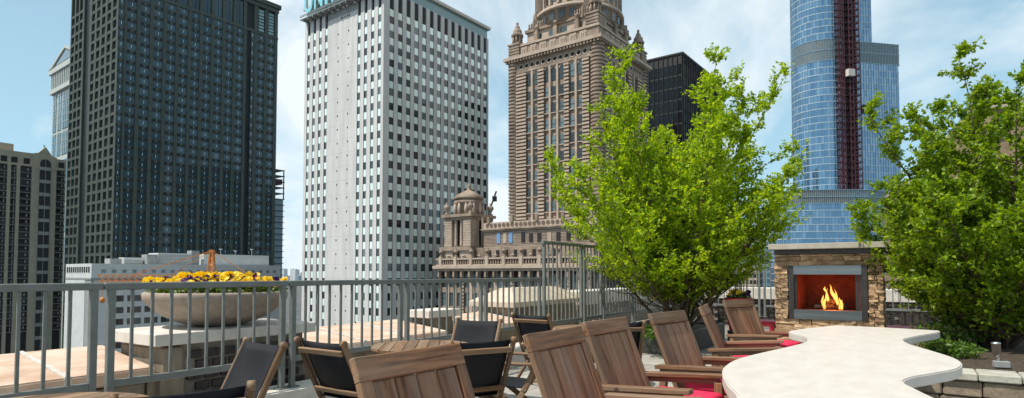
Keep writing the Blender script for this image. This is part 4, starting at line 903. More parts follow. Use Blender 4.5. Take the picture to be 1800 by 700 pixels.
# ------------------------------------------------------------------ teak chairs
def teak_chair(label, top, rz):
    c, s = math.cos(rz), math.sin(rz); ox, oy = top[0]+0.28*c, top[1]+0.28*s
    t = thing('teak_armchair', label, 'chair', (ox,oy,0), rz, 'teak armchairs along the stone table'); m = M['teak']
    bd = Vector((-math.sin(R(22)),0,math.cos(R(22)))); bn = Vector((math.cos(R(22)),0,math.sin(R(22)))); o = Vector((0.0,0,0.38))
    for y in (-0.275,0.275): plank('back_stile', o+Vector((0,y,0)), o+bd*0.645+Vector((0,y,0)), 0.065, 0.032, m, t, up=bn)
    plank('top_rail', o+bd*0.695+Vector((0,-0.308,0)), o+bd*0.695+Vector((0,0.308,0)), 0.10, 0.034, m, t, up=bn)
    plank('lower_rail', o+bd*0.05+Vector((0,-0.242,0)), o+bd*0.05+Vector((0,0.242,0)), 0.07, 0.028, m, t, up=bn)
    for y in (-0.183,-0.061,0.061,0.183): plank('back_slat', o+bd*0.087+Vector((0,y,0))-bn*0.004, o+bd*0.643+Vector((0,y,0))-bn*0.004, 0.1165, 0.02, m, t, up=bn, bev=0.006)
    for y in (-0.33,0.33):
        plank('armrest', (-0.20,y,0.655), (0.47,y,0.700), 0.075, 0.03, m, t)
        plank('arm_apron', (-0.17,y,0.627), (0.42,y,0.667), 0.024, 0.045, m, t)
        plank('front_leg', (0.42,y,0.0), (0.42,y,0.655), 0.05, 0.055, m, t, up=(1,0,0)); plank('rear_leg', (-0.20,y,0.0), (-0.13,y,0.63), 0.05, 0.055, m, t, up=(1,0,0))
        plank('side_rail', (-0.14,y*0.93,0.425), (0.42,y*0.93,0.45), 0.03, 0.07, m, t)
    for k in range(7): plank('seat_slat', (0.02+k*0.066,-0.30,0.460+k*0.004), (0.02+k*0.066,0.30,0.460+k*0.004), 0.055, 0.018, m, t)
    plank('front_rail', (0.42,-0.305,0.435), (0.42,0.305,0.435), 0.03, 0.07, m, t)
    return (ox, oy, rz)
CH = [('teak armchair nearest the viewer, cut off by the bottom edge', (-0.44,2.55), -36.7), ('second nearest teak armchair, its pink cushion beside the stone table', (0.24,3.44), -35),
      ('third teak armchair along the stone table, just right of the slatted round table', (0.66,4.24), -37), ('fourth teak armchair along the table, in front of the tree stems', (1.32,5.07), -42),
      ('fifth teak armchair, turned so its back shows nearly edge-on', (1.97,6.12), -24), ('sixth and farthest teak armchair, in front of the pot of pansies', (2.82,7.42), -54)]
cush_lab = ['under the bottom edge', 'of the second nearest teak armchair', 'of the third teak armchair', 'of the fourth teak armchair', 'of the chair seen edge-on', 'of the farthest teak armchair']
cme = boxmesh('seat_cushion', 0.47, 0.57, 0.11, M['pink'], 0.035, 3)
for p in cme.polygons: p.use_smooth = True
for (lb, tp, rz), cl in zip(CH, cush_lab):
    x, y, a = teak_chair(lb, tp, R(rz))
    o = ob('seat_cushion', cme, None, (x+0.24*math.cos(a), y+0.24*math.sin(a), 0.545), a); tag(o, 'hot pink seat cushion '+cl, 'cushion', 'pink seat cushions')

# ------------------------------------------------------------------ folding sling chairs and round teak tables
def sheet(rows, th=0.006):                                # rows of points -> closed thin cloth
    b = MB(); nr, nc = len(rows), len(rows[0]); P_ = [Vector(p) for r in rows for p in r]; n_ = []
    for i in range(nr):
        for j in range(nc):
            a = P_[min(i+1,nr-1)*nc+j]-P_[max(i-1,0)*nc+j]; c = P_[i*nc+min(j+1,nc-1)]-P_[i*nc+max(j-1,0)]; n_.append(a.cross(c).normalized())
    q = len(P_); fs = []
    for i in range(nr-1):
        for j in range(nc-1): k = i*nc+j; fs += [(k,k+1,k+nc+1,k+nc),(q+k,q+k+nc,q+k+nc+1,q+k+1)]
    for i in range(nr-1): k = i*nc; fs.append((k,k+nc,q+k+nc,q+k)); k = i*nc+nc-1; fs.append((k,q+k,q+k+nc,k+nc))
    for j in range(nc-1): fs.append((j,q+j,q+j+1,j+1)); k = (nr-1)*nc+j; fs.append((k,k+1,q+k+1,q+k))
    return b.add(P_+[p+m*th for p, m in zip(P_, n_)], fs, 0, True)
def sling_chair(label, top, rz, zt=0.88, arms=False):
    c, s = math.cos(rz), math.sin(rz); ox, oy = top[0]+0.17*c, top[1]+0.17*s
    t = thing('sling_chair', label, 'chair', (ox,oy,0), rz, 'black folding sling chairs round the small tables'); m = M['teak2']
    A = Vector((-0.17,0,zt)); Bq = Vector((0.06,0,0.40)); Cq = Vector((0.34,0,0.0)); hw = 0.25
    for y in (-hw-0.02, hw+0.02):
        Y = Vector((0,y,0)); plank('back_post', A+Y, Bq+Y, 0.032, 0.05, m, t, up=(1,0,0.5), bev=0.012); plank('front_leg', Bq+Y, Cq+Y, 0.032, 0.045, m, t, up=(1,0,0.5))
        e = -1 if y < 0 else 1
        MB().lathe([(0.0,-0.016),(0.026,-0.016),(0.026,0.016),(0.0,0.016)],12).ob('post_end', m, t).matrix_local = Matrix.Translation(A+Y) @ Matrix.Rotation(math.pi/2,4,'X')
        Y2 = Vector((0,y-0.045*e,0)); plank('rear_leg', Vector((-0.22,0,0.0))+Y2, Vector((0.36,0,0.44))+Y2, 0.028, 0.045, m, t, up=(1,0,-1))
        if not arms: continue
        Y3 = Vector((0,y+0.04*e,0)); plank('armrest', Vector((-0.10,0,0.64))+Y3, Vector((0.36,0,0.65))+Y3, 0.05, 0.026, m, t, bev=0.009); plank('arm_post', Vector((0.30,0,0.43))+Y3, Vector((0.31,0,0.64))+Y3, 0.03, 0.035, m, t, up=(1,0,0))
    d = (Bq-A).normalized(); back = Vector((-d.z,0,d.x)); back = back if back.x < 0 else -back
    for f, w in ((0.13,0.045),(0.80,0.04)):
        p = A.lerp(Bq, f)+back*0.028; plank('crossbar', p+Vector((0,-hw,0)), p+Vector((0,hw,0)), w, 0.022, m, t, up=back)
    plank('stretcher', (-0.14,-hw+0.03,0.06), (-0.14,hw-0.03,0.06), 0.04, 0.022, m, t, up=(1,0,0)); plank('stretcher', (0.30,-hw,0.06), (0.30,hw,0.06), 0.04, 0.022, m, t, up=(1,0,0))
    rows = []
    for i in range(9):
        f = 0.02+i/8*0.95; p = A.lerp(Bq, f); sag = 0.012+0.05*math.sin(math.pi*min(1,f))
        rows.append([p+Vector((0,hw*(2*j/8-1),0))+(-back)*0.018+back*(sag*(1-(2*j/8-1)**2)*0.9) for j in range(9)])
    sheet(rows).ob('back_sling', M['sling'], t)
    rows = []
    for i in range(7):
        f = i/6; p = Vector((0.03,0,0.42)).lerp(Vector((0.40,0,0.455)), f)
        rows.append([p+Vector((0,(hw-0.02)*(2*j/8-1),-0.035*(1-(2*j/8-1)**2)*math.sin(math.pi*f))) for j in range(9)])
    sheet(rows).ob('seat_sling', M['sling'], t)
sling_chair('black sling chair at the bottom edge, only its top showing by the left round table', (-1.45,2.66), R(126), 0.87)
sling_chair('black sling chair facing left, its back against another sling chair', (-1.86,4.47), R(231))
sling_chair('black sling chair seen from behind below the stone bowl', (-1.46,4.52), R(56))
sling_chair('black sling chair facing the viewer beyond the middle round table', (-0.37,6.62), R(245))
sling_chair('black sling chair seen from behind right of the nearest teak chair', (-0.22,4.55), R(119))
sling_chair('black sling chair seen from behind beside the end of the low railing', (0.23,7.42), R(55))
sling_chair('black sling chair between the third and fourth teak armchairs', (1.14,6.32), R(92))
sling_chair('black sling chair mostly hidden behind the second teak armchair', (0.36,5.25), R(172), 0.87, True)
def round_table(label, loc, r, rz):
    t = thing('round_table', label, 'table', (*loc,0), rz, 'small round teak tables'); m = M['teak2']; n = 9; w = 2*r/n
    for k in range(n):
        y0 = -r+k*w+0.004; y1 = -r+(k+1)*w-0.004; pts = []
        N_ = 6
        for i in range(N_+1): y = y0+(y1-y0)*i/N_; pts.append((math.sqrt(max(r*r-y*y, 0.0004)), y))
        poly = pts+[(-x, y) for x, y in pts[::-1]]
        MB().prism(poly, 0.698, 0.722).ob('slat', m, t)
    for k in range(16):
        a = 2*math.pi*k/16; b = 2*math.pi*(k+1)/16; plank('apron', ((r-0.05)*math.cos(a),(r-0.05)*math.sin(a),0.67), ((r-0.05)*math.cos(b),(r-0.05)*math.sin(b),0.67), 0.025, 0.05, m, t)
    for k in range(4):
        a = k*math.pi/2+0.6; plank('leg', (0.62*r*math.cos(a),0.62*r*math.sin(a),0.698), (0.66*r*math.cos(a),0.66*r*math.sin(a),0.0), 0.045, 0.045, m, t, up=(0,1,0.1))
round_table('round teak table at the bottom left corner', (-2.35,2.86), 0.56, R(70))
round_table('round teak table showing behind the nearest teak armchair', (-0.85,5.62), 0.47, R(95))
round_table('round slatted teak table between the second and third teak armchairs', (0.95,7.45), 0.44, R(20))

# ------------------------------------------------------------------ wavy stone table
def catmull(P_, n=8):
    out = []; m = len(P_)
    for i in range(m):
        a, b, c, d = P_[i-1], P_[i], P_[(i+1) % m], P_[(i+2) % m]
        for k in range(n):
            u = k/n; out.append(tuple(0.5*(2*b[j]+(c[j]-a[j])*u+(2*a[j]-5*b[j]+4*c[j]-d[j])*u*u+(3*b[j]-a[j]-3*c[j]+d[j])*u**3) for j in (0,1)))
    return out
left = [(3.24,0.76),(3.62,0.90),(4.02,1.03),(4.33,1.09),(4.7,1.10),(5.11,1.04),(5.84,0.89),(6.33,0.83),(6.77,0.90),(7.05,1.06),(7.30,1.13),(7.65,1.07),(8.05,0.93),(8.45,0.78)]
right = [(8.47,0.72),(8.46,0.3),(8.36,-0.22),(8.28,-0.28),(8.05,-0.25),(7.55,-0.08),(7.05,0.05),(6.6,0.0),(6.12,-0.16),(5.72,-0.28),(5.40,-0.31),(5.08,-0.26),(4.76,-0.12),(4.5,0.0),(4.28,0.035),(4.04,-0.03),(3.7,-0.14),(3.2,-0.28),(2.7,-0.32),(2.2,-0.2),(1.7,0.0),(1.3,0.3),(1.5,0.75),(1.9,0.98),(2.3,0.98),(2.75,0.78)]
ol = catmull(left+right, 6)
tb = thing('stone_table', 'long pale limestone table with wavy edges in front of the fireplace', 'table', T(5.4,0.4), TR)
loc = [(a-5.4, b-0.4) for a, b in ol][::-1]
b = MB(); b.prism(loc, 0.675, 0.75); bm = bmesh.new(); bm.from_mesh(b.mesh('x', [M['tabletop']])); bmesh.ops.remove_doubles(bm, verts=bm.verts, dist=1e-5)
ed = [e for e in bm.edges if abs(e.verts[0].co.z-e.verts[1].co.z) < 1e-4]; bmesh.ops.bevel(bm, geom=ed, offset=0.008, segments=2, affect='EDGES')
me = bpy.data.meshes.new('table_top'); bm.to_mesh(me); bm.free(); me.materials.append(M['tabletop']); ob('table_top', me, tb)
for tt, w in ((-2.9,0.42),(0.0,0.5),(1.9,0.42)): MB().lathe([(w*0.9,0.0),(w*0.9,0.05),(w*0.8,0.06),(w*0.8,0.675)],24,(tt,0.0)).ob('pedestal', M['pedestal'], tb)
MB().box(-3.2,2.4,-0.14,0.14,0.5,0.675).ob('beam', M['pedestal'], tb)

# ------------------------------------------------------------------ stone fireplace with a burning fire
fp = thing('stone_fireplace', 'stacked stone outdoor fireplace with pale mantel slab and steel firebox', 'fireplace', T(10.12,1.03), -TA)
MB().box(-0.69,-0.56,0.06,0.75,0,1.70).box(0.56,0.69,0.06,0.75,0,1.70).box(-0.69,0.69,0.06,0.75,0,0.66).box(-0.69,0.69,0.06,0.75,1.52,1.70).box(-0.69,0.69,0.68,0.75,0.66,1.52).ob('core', M['grout'], fp)
ob('mantel_slab', boxmesh('mantel_slab', 1.57, 1.05, 0.085, M['mantel'], 0.006, 2), fp, (0,0.33,1.815)); MB().box(-0.73,0.73,-0.03,0.8,1.70,1.772).ob('mantel_shade_strip', M['darksteel'], fp)  # dark-coloured strip stands for the shaded recess under the slab
rf = random.Random(5)
def ledger(x0, x1, z0, z1, hmin, hmax, wmin, wmax, y0=0.0, name='ledger_stone'):
    z = z0
    while z < z1-0.012:
        h = min(rf.uniform(hmin, hmax), z1-z)
        if z1-z-h < hmin*0.6: h = z1-z
        x = x0-rf.uniform(0,0.02)
        while x < x1-0.01:
            w = rf.uniform(wmin, wmax)
            if x1-x-w < wmin*0.6: w = x1-x+rf.uniform(0,0.015)
            dp = rf.uniform(-0.03,0.02)
            bm = bmesh.new(); bmesh.ops.create_cube(bm, size=1.0); bmesh.ops.scale(bm, vec=(w-0.005,0.12,h-0.005), verts=bm.verts)
            bmesh.ops.subdivide_edges(bm, edges=list(bm.edges), cuts=1, use_grid_fill=True)
            for v in bm.verts: v.co += Vector((rf.uniform(-0.006,0.006),rf.uniform(-0.016,0.012) if v.co.y < 0 else 0,rf.uniform(-0.005,0.005)))
            me = bpy.data.meshes.new(name); bm.to_mesh(me); bm.free(); me.materials.append(M['ledger'])
            ob(name, me, fp, (x+w/2, y0+0.04+dp, z+h/2)); x += w
        z += h
ledger(-0.72,-0.545,0.70,1.52,0.045,0.085,0.07,0.13); ledger(0.545,0.72,0.70,1.52,0.045,0.085,0.07,0.13)
ledger(-0.72,0.72,1.52,1.695,0.045,0.075,0.18,0.38); ledger(-0.72,0.72,0.04,0.70,0.07,0.12,0.14,0.34)
for sx in (-1, 1):                                         # return faces of the sides
    z = 0.04
    while z < 1.66:
        h = rf.uniform(0.05,0.09); 
        for yy in (0.16,0.36,0.56): ob('ledger_stone', boxmesh('ledger_stone', 0.06, 0.19, h-0.008, M['ledger'], 0.01), fp, (sx*(0.70+rf.uniform(-0.012,0.012)),yy+rf.uniform(-0.02,0.02),z+h/2))
        z += h
fb = MB(); x0, x1, z0, z1 = -0.53, 0.53, 0.70, 1.52
MB().box(x0,-0.455,-0.035,0.03,z0,z1).box(0.455,x1,-0.035,0.03,z0,z1).ob('surround', M['darksteel'], fp)
MB().box(-0.455,0.455,-0.04,0.03,1.395,z1).box(-0.455,0.455,-0.055,-0.04,1.385,1.40).ob('hood_strip', M['steel'], fp)
MB().box(-0.455,0.455,-0.045,0.03,z0,0.825).box(-0.455,0.455,-0.06,0.03,0.825,0.845).ob('sill_strip', M['steel'], fp)
MB().box(-0.455,-0.415,0.0,0.06,0.845,1.39).box(0.375,0.415,0.0,0.05,0.845,1.39).box(0.43,0.455,0.0,0.06,0.845,1.39).ob('door_track', M['darksteel'], fp)
bx_ = MB(); X0, X1, Z0, Z1, Y1 = -0.46, 0.46, 0.84, 1.45, 0.56
bx_.add([(X0,0.03,Z0),(X1,0.03,Z0),(X1-0.12,Y1,Z0),(X0+0.12,Y1,Z0),(X0,0.03,Z1),(X1,0.03,Z1),(X1-0.12,Y1,Z1),(X0+0.12,Y1,Z1)], [(0,1,2,3),(4,7,6,5),(3,2,6,7),(0,3,7,4),(1,5,6,2)])
bx_.ob('firebox', M['firebrick'], fp)
fire = thing('log_fire', 'burning log fire with yellow flames inside the steel firebox', 'fire', T(10.12,1.03), -TA)
for p, q, r_ in (((-0.2,0.22,0.88),(0.26,0.28,0.885),0.042),((-0.16,0.34,0.885),(0.24,0.32,0.89),0.045),((-0.1,0.24,0.955),(0.16,0.34,0.965),0.04),((0.0,0.3,1.0),(0.1,0.22,0.93),0.035)):
    MB().tube([Vector(p).lerp(Vector(q),k/5)+Vector((0,0,rf.uniform(-0.006,0.006))) for k in range(6)], [r_*rf.uniform(0.85,1.1) for _ in range(6)], 9).ob('log', M['char'], fire)
fm = bpy.data.materials.new('flame'); fm.use_nodes = True; n_ = fm.node_tree.nodes; l_ = fm.node_tree.links; n_.clear()
o_ = nd(n_,'ShaderNodeOutputMaterial'); em = nd(n_,'ShaderNodeEmission'); tr = nd(n_,'ShaderNodeBsdfTransparent'); mx = nd(n_,'ShaderNodeMixShader'); lw = nd(n_,'ShaderNodeLayerWeight'); lw.inputs[0].default_value = 0.45
rp = nd(n_,'ShaderNodeValToRGB'); rp.color_ramp.elements[0].color = (1.0,0.62,0.13,1); rp.color_ramp.elements[1].color = (1.0,0.13,0.005,1); rp.color_ramp.elements[0].position = 0.05; rp.color_ramp.elements[1].position = 0.55
l_.new(lw.outputs['Facing'], rp.inputs[0]); l_.new(rp.outputs[0], em.inputs[0]); em.inputs[1].default_value = 1.9
mr = nd(n_,'ShaderNodeMapRange'); mr.inputs[1].default_value = 0.25; mr.inputs[2].default_value = 0.85; mr.inputs[3].default_value = 0.0; mr.inputs[4].default_value = 0.95; l_.new(lw.outputs['Facing'], mr.inputs[0]); fn = nd(n_,'ShaderNodeTexNoise'); fn.inputs['Scale'].default_value = 26; fn.inputs['Detail'].default_value = 3; ft = nd(n_,'ShaderNodeTexCoord'); fmx = nd(n_,'ShaderNodeMapping'); fmx.inputs['Scale'].default_value = (1,1,0.4); l_.new(ft.outputs['Object'], fmx.inputs[0]); l_.new(fmx.outputs[0], fn.inputs['Vector']); fr_ = nd(n_,'ShaderNodeMapRange'); fr_.inputs[1].default_value = 0.52; fr_.inputs[2].default_value = 0.68; l_.new(fn.outputs[0], fr_.inputs[0]); fa = nd(n_,'ShaderNodeMath',operation='MAXIMUM'); l_.new(fr_.outputs[0], fa.inputs[0]); l_.new(mr.outputs[0], fa.inputs[1]); l_.new(fa.outputs[0], mx.inputs[0]); l_.new(em.outputs[0], mx.inputs[1]); l_.new(tr.outputs[0], mx.inputs[2]); l_.new(mx.outputs[0], o_.inputs[0])
def flame(x, y, z, h, w, lean, seed):
    r = random.Random(seed); pts = []; rd = []; ph = r.uniform(0,6)
    for k in range(12):
        f = k/11; pts.append((x+lean*f+0.22*w*math.sin(ph+f*7)*f, y+0.15*w*math.cos(ph+f*6), z+h*f)); rd.append(max(0.002, w*0.5*(math.sin(math.pi*min(1,0.12+f*0.9))**0.8)*(1-f*0.55)*r.uniform(0.85,1.15)))
    MB().tube(pts, rd, 10).ob('flame', fm, fire)
for a in ((-0.07,0.2,0.85,0.26,0.085,-0.03,1),(-0.03,0.25,0.93,0.30,0.07,0.0,2),(-0.055,0.24,1.17,0.09,0.055,-0.02,3),(0.10,0.24,1.0,0.30,0.075,-0.09,4),(0.13,0.22,0.93,0.24,0.06,-0.05,5),(0.19,0.2,0.85,0.22,0.075,-0.02,6),(0.15,0.24,0.85,0.18,0.06,0.03,7),(-0.11,0.24,0.85,0.16,0.06,0.02,8),(0.06,0.3,0.9,0.2,0.07,0.02,9),(-0.09,0.22,0.86,0.34,0.05,0.05,10),(0.16,0.26,0.88,0.36,0.045,-0.08,11)): flame(a[0]*0.9+0.005,a[1],0.85+(a[2]-0.85)*0.85,a[3]*0.84,a[4]*0.85,a[5],a[6])
fl_ = bpy.data.lights.new('fire_glow','POINT'); fl_.energy = 7; fl_.color = (1.0,0.24,0.04); fl_.shadow_soft_size = 0.08
g_ = bpy.data.objects.new('fire_glow', fl_); COL.objects.link(g_); g_.parent = fire; g_.location = (0.04,0.14,1.0)

# ------------------------------------------------------------------ red benches, red pot
def red_bench(label, loc, rz, z=0.58, w=0.8, d=0.5):
    t = thing('red_bench', label, 'bench', loc, rz, 'red garden benches by the fireplace'); m = M['redpaint']
    for k in range(4): plank('seat_slat', (-w/2,-d/2+d*(k+0.5)/4,z-0.012), (w/2,-d/2+d*(k+0.5)/4,z-0.012), d/4-0.012, 0.024, m, t)
    for sx in (-1,1):
        for sy in (-1,1): plank('leg', (sx*(w/2-0.07),sy*(d/2-0.06),0), (sx*(w/2-0.07),sy*(d/2-0.06),z-0.024), 0.07, 0.07, m, t, up=(1,0,0))
    for sy in (-1,1): plank('apron', (-w/2+0.03,sy*(d/2-0.03),z-0.055), (w/2-0.03,sy*(d/2-0.03),z-0.055), 0.025, 0.06, m, t)
red_bench('red painted bench left of the stone fireplace', T(10.85,2.15), -TA, 0.60, 0.62)
red_bench('red painted bench right of the stone fireplace under the tree', T(11.2,-0.05), -TA, 0.56, 0.75)
pot = thing('flower_pot', 'red pot of yellow and dark pansies behind the farthest teak chair', 'pot', T(10.95,2.5,0.17))
MB().lathe([(0.15,0.0),(0.17,0.02),(0.22,0.5),(0.245,0.52),(0.245,0.58),(0.22,0.58),(0.21,0.54)],28).ob('body', M['redpaint'], pot, (0,0,0.22)); MB().lathe([(0.2,-0.17),(0.2,0.22)],20).ob('stand', M['darksteel'], pot)
MB().lathe([(0.0,0.74),(0.21,0.745),(0.21,0.75),(0,0.755)],20).ob('soil', M['soil'], pot)
ob('foliage', leafclump(260,0.2,0.2,0.08,0.055,5,M['herb']), pot, (0,0,0.83))
gr = MB(); rg = random.Random(4)
for k in range(26):
    a = rg.uniform(0,6.28); q = rg.uniform(0.02,0.12); h = rg.uniform(0.35,0.62); e = rg.uniform(0.05,0.22)
    gr.tube([(q*math.cos(a),q*math.sin(a),0.76),(q*1.2*math.cos(a),q*1.2*math.sin(a),0.76+h*0.6),((q+e)*math.cos(a),(q+e)*math.sin(a),0.76+h)],[0.005,0.004,0.001],3)
gr.ob('grass_blades', M['herb'], pot)
for k in range(26):
    a = rg.uniform(0,6.28); q = 0.2*math.sqrt(rg.random()); me = rg.choice(YF if k % 5 < 3 else PF)
    ob('flower', me, pot, (q*math.cos(a),q*math.sin(a),0.86+rg.uniform(0,0.06)), rot=(rg.uniform(0.6,1.2),rg.uniform(-0.4,0.4),rg.uniform(0,6.28)), sc=(1.3,1.3,1.3))

# ------------------------------------------------------------------ planting beds
bed = thing('raised_bed', 'low dark raised bed round the multi-stemmed tree', 'planter', T(11.2,3.95), TR)
ob('soil', boxmesh('soil', 2.5, 1.5, 0.36, M['soil'], 0.02), bed, (0,0,0.17))
for sy in (-1,1): ob('board', boxmesh('board', 2.62, 0.06, 0.40, M['pedestal'], 0.006), bed, (0,sy*0.78,0.19))
for sx in (-1,1): ob('board', boxmesh('board', 0.06, 1.5, 0.40, M['pedestal'], 0.006), bed, (sx*1.28,0,0.19))
wl = thing('block_planter', 'block garden planter with pale cap stones at the lower right', 'planter', T(6.72,-0.40), -TA)   # local x runs right, y away
ob('soil', boxmesh('soil', 3.8, 5.0, 0.42, M['soil'], 0.01), wl, (1.68,2.75,0.235))
rw = random.Random(8)
for r_ in range(3):
    x = -0.42-(0.13 if r_ % 2 else 0)
    while x < 3.3:
        w = rw.uniform(0.22,0.38); ob('block', boxmesh('block', w-0.008, 0.26, 0.137, M['blockwall'], 0.012), wl, (x+w/2,0.16+rw.uniform(-0.012,0.012),0.07+r_*0.145)); x += w
    y = 0.3
    while y < 5.0: ob('block', boxmesh('block', 0.24, 0.33, 0.137, M['blockwall'], 0.012), wl, (-0.32+rw.uniform(-0.01,0.01),y+0.17,0.07+r_*0.145)); y += 0.338
x = -0.48
while x < 3.3: w = rw.uniform(0.26,0.36); ob('cap_stone', boxmesh('cap_stone', w-0.008, 0.34, 0.07, M['blockcap'], 0.01), wl, (x+w/2,0.16+rw.uniform(-0.01,0.01),0.475)); x += w
sl = thing('garden_spotlight', 'silver bullet garden spotlight on a grey box in the planter', 'spotlight', (4.90,6.0,0.45), R(-20))
ob('junction_box', boxmesh('junction_box', 0.15, 0.09, 0.075, M['lw_grey'], 0.006), sl, (0.03,0,0.045))
MB().tube([(0,0,0.08),(0,0,0.11),(-0.012,0,0.13)],0.014,8).ob('knuckle', M['chrome'], sl)
b = MB(); b.lathe([(0.0,0.0),(0.026,0.0),(0.03,0.03),(0.042,0.04),(0.046,0.16),(0.048,0.165),(0.048,0.175),(0.038,0.175),(0.036,0.16),(0,0.158)],20); o = b.ob('lamp_body', M['chrome'], sl, (-0.012,0,0.125)); o.rotation_euler = (0.05,-0.06,0); sl.scale = (0.85,0.85,0.85)

# ------------------------------------------------------------------ trees
def tree(label, loc, seed, H, leaf, mat_, leaders, sides, side_len=0.62, zmin=0.3, vase=(0.35,0.75), tilts=(0.4,0.85), rmax=2.5, cx=0.0, dens=62):
    r = random.Random(seed); t = thing('garden_tree', label, 'tree', loc, 0, 'multi-stemmed trees on the terrace')
    tr_ = MB(); br = MB(); LV = []; LD = []
    def grow(p, d, L, r0, n, up, wob, r1=0.003):
        pts = [p.copy()]; rs = [r0]; d = d.normalized()
        for i in range(n):
            d = (d+Vector((r.uniform(-wob,wob),r.uniform(-wob,wob),up+r.uniform(-wob,wob)*0.5))).normalized(); p = p+d*(L/n); pts.append(p.copy()); rs.append(r0*(1-(i+1)/n)+r1*(i+1)/n)
        return pts, rs
    def leafline(pts, dens, jit):
        for a, b in zip(pts[:-1], pts[1:]):
            seg = (b-a); n = int(seg.length*dens+r.random()); dd = seg.normalized(); o = dd.orthogonal().normalized(); o2 = dd.cross(o)
            for k in range(n):
                q = a+seg*r.random()
                if q.z < vase[0]+vase[1]*math.hypot(q.x,q.y)+r.gauss(0,0.1) or math.hypot(q.x-cx,q.y) > rmax+r.gauss(0,0.12): continue
                LV.append((q.x+r.gauss(0,jit),q.y+r.gauss(0,jit),q.z+r.gauss(0,jit))); an = r.uniform(0,6.28)
                v = (o*math.cos(an)+o2*math.sin(an))*0.8+dd*0.7; LD.append((v.x,v.y,v.z))
    stems = [(az, tl, L, 1) for az, tl, L in leaders]
    for s in range(sides): stems.append((2*math.pi*(s+r.uniform(-0.3,0.3))/sides, r.uniform(*tilts), side_len*r.uniform(0.78,1.12), 0))
    for az, tilt, Lf, lead in stems:
        base = Vector((0.2*math.cos(az)*r.random(),0.2*math.sin(az)*r.random(),0)); d = Vector((math.sin(tilt)*math.cos(az),math.sin(tilt)*math.sin(az),math.cos(tilt)))
        L = H*Lf; n = 14; pts, rs = grow(base, d, L, r.uniform(0.026,0.042), n, 0.02 if lead else 0.045, 0.075)
        while len(pts) > 5 and math.hypot(pts[-1].x-cx, pts[-1].y) > rmax: pts.pop(); rs.pop()
        n = len(pts)-1; tr_.tube(pts, rs, 7); leafline(pts[n-4:], 40, 0.03)
        for i in range(2, n+1):
            f = i/n
            if pts[i].z < zmin: continue
            prof = 1.0 if f < 0.5 else max(0.2, 1.0-1.65*(f-0.5))
            for q in range(3 if f < 0.5 else 2):
                if pts[i].z < vase[0]+vase[1]*math.hypot(pts[i].x,pts[i].y)-0.35: continue
                a2 = r.uniform(0,6.28); dd = Vector((math.cos(a2),math.sin(a2),0))*0.9+Vector((d.x,d.y,0))*0.5+Vector((0,0,r.uniform(-0.05,0.8)))
                bp_, brs = grow(pts[i], dd, H*r.uniform(0.07,0.24)*prof, rs[i]*0.4+0.003, 6, 0.05, 0.15); br.tube(bp_, brs, 4); leafline(bp_[2:], 30, 0.02)
                for j in range(1, 7):
                    for u in range(2 if r.random() < 0.55 else 1):
                        d3 = (bp_[j]-bp_[j-1]).normalized()+Vector((r.gauss(0,0.7),r.gauss(0,0.7),r.gauss(0.15,0.5))); 
                        if bp_[j].z < vase[0]+vase[1]*math.hypot(bp_[j].x,bp_[j].y)-0.1 or math.hypot(bp_[j].x-cx,bp_[j].y) > rmax: continue
                        tp, trs = grow(bp_[j], d3, H*r.uniform(0.03,0.085)*(0.55+0.45*prof), 0.004, 3, 0.08, 0.2, 0.0012)
                        br.tube(tp, trs, 3); leafline(tp, dens, 0.012)
    tr_.ob('trunk', M['bark'], t); br.ob('branches', M['bark'], t)
    ob('crown', leaves_mesh('crown', np.array(LV), np.random.RandomState(seed), leaf, mat_, 0.55, np.array(LD)), t); print('leaves', len(LV))
    return t
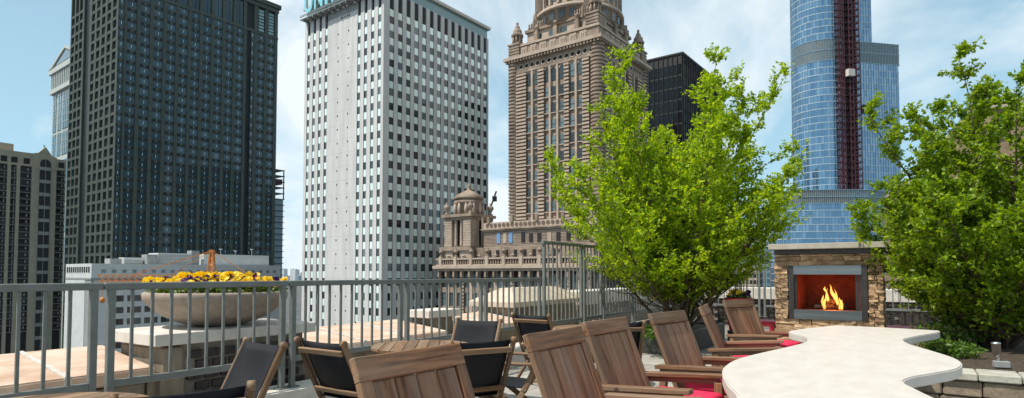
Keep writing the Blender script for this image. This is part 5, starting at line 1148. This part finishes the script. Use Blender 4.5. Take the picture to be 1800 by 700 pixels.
# leaders: compass angle of lean, lean, height share
tree('tall multi-stemmed tree with bright green leaves left of the fireplace', (3.08,11.05,0.33), 21, 5.3, 0.064, M['leaf'],
     [(3.3,0.09,1.0),(1.2,0.05,0.93),(0.2,0.13,0.9),(0.1,0.30,0.97),(2.6,0.38,0.86),(5.0,0.2,0.82),(4.2,0.3,0.8)], 15, 0.74, 0.3, (0.38,0.50), (0.30,0.92), 2.42, -0.36, 56)
tree('multi-stemmed green tree in the block planter right of the fireplace', (6.3,7.75,0.42), 34, 3.95, 0.056, M['leaf2'],
     [(3.0,0.10,0.97),(0.2,0.22,1.0),(5.5,0.2,0.92),(2.2,0.3,0.82),(4.4,0.25,0.85),(3.4,0.35,0.8),(0.0,0.34,0.92),(1.0,0.18,0.86),(5.0,0.05,0.84),(2.9,0.24,0.88)], 18, 0.62, 0.15, (0.05,0.58), (0.35,0.88), 1.75, 0.1, 84)
def shrub(label, loc, rx, rz_, n, seed, size=0.05):
    t = thing('low_shrub', label, 'shrub', loc); ob('foliage', leafclump(n, rx, rx, rz_, size, seed, M['herb']), t, (0,0,rz_*0.8))
    b = MB(); r = random.Random(seed)
    for k in range(9): a = r.uniform(0,6.28); b.tube([(0,0,0),(0.5*rx*math.cos(a),0.5*rx*math.sin(a),rz_*0.8),(0.85*rx*math.cos(a),0.85*rx*math.sin(a),rz_*1.3)],[0.006,0.004,0.002],4)
    b.ob('stem', M['bark'], t)
shrub('low green shrub in the planter behind the table corner', (5.05,6.85,0.43), 0.30, 0.12, 700, 3)
shrub('dark low shrub at the foot of the right tree', (5.75,7.9,0.43), 0.42, 0.2, 900, 4, 0.06)
shrub('low leafy plant in the dark raised bed under the left tree', (2.4,9.9,0.33), 0.34, 0.12, 600, 6, 0.06)

# ------------------------------------------------------------------ city air
hm = bpy.data.materials.new('thin_haze'); hm.use_nodes = True; n_ = hm.node_tree.nodes; n_.clear()
ho = nd(n_, 'ShaderNodeOutputMaterial'); hv = nd(n_, 'ShaderNodeVolumePrincipled'); hv.inputs['Color'].default_value = (0.86,0.93,1.0,1); hv.inputs['Density'].default_value = 0.000022; hv.inputs['Anisotropy'].default_value = 0.2
hm.node_tree.links.new(hv.outputs[0], ho.inputs['Volume'])
MB().box(-8100,8100,-1600,9100,GZ-1,212).ob('haze', hm, kind='stuff')
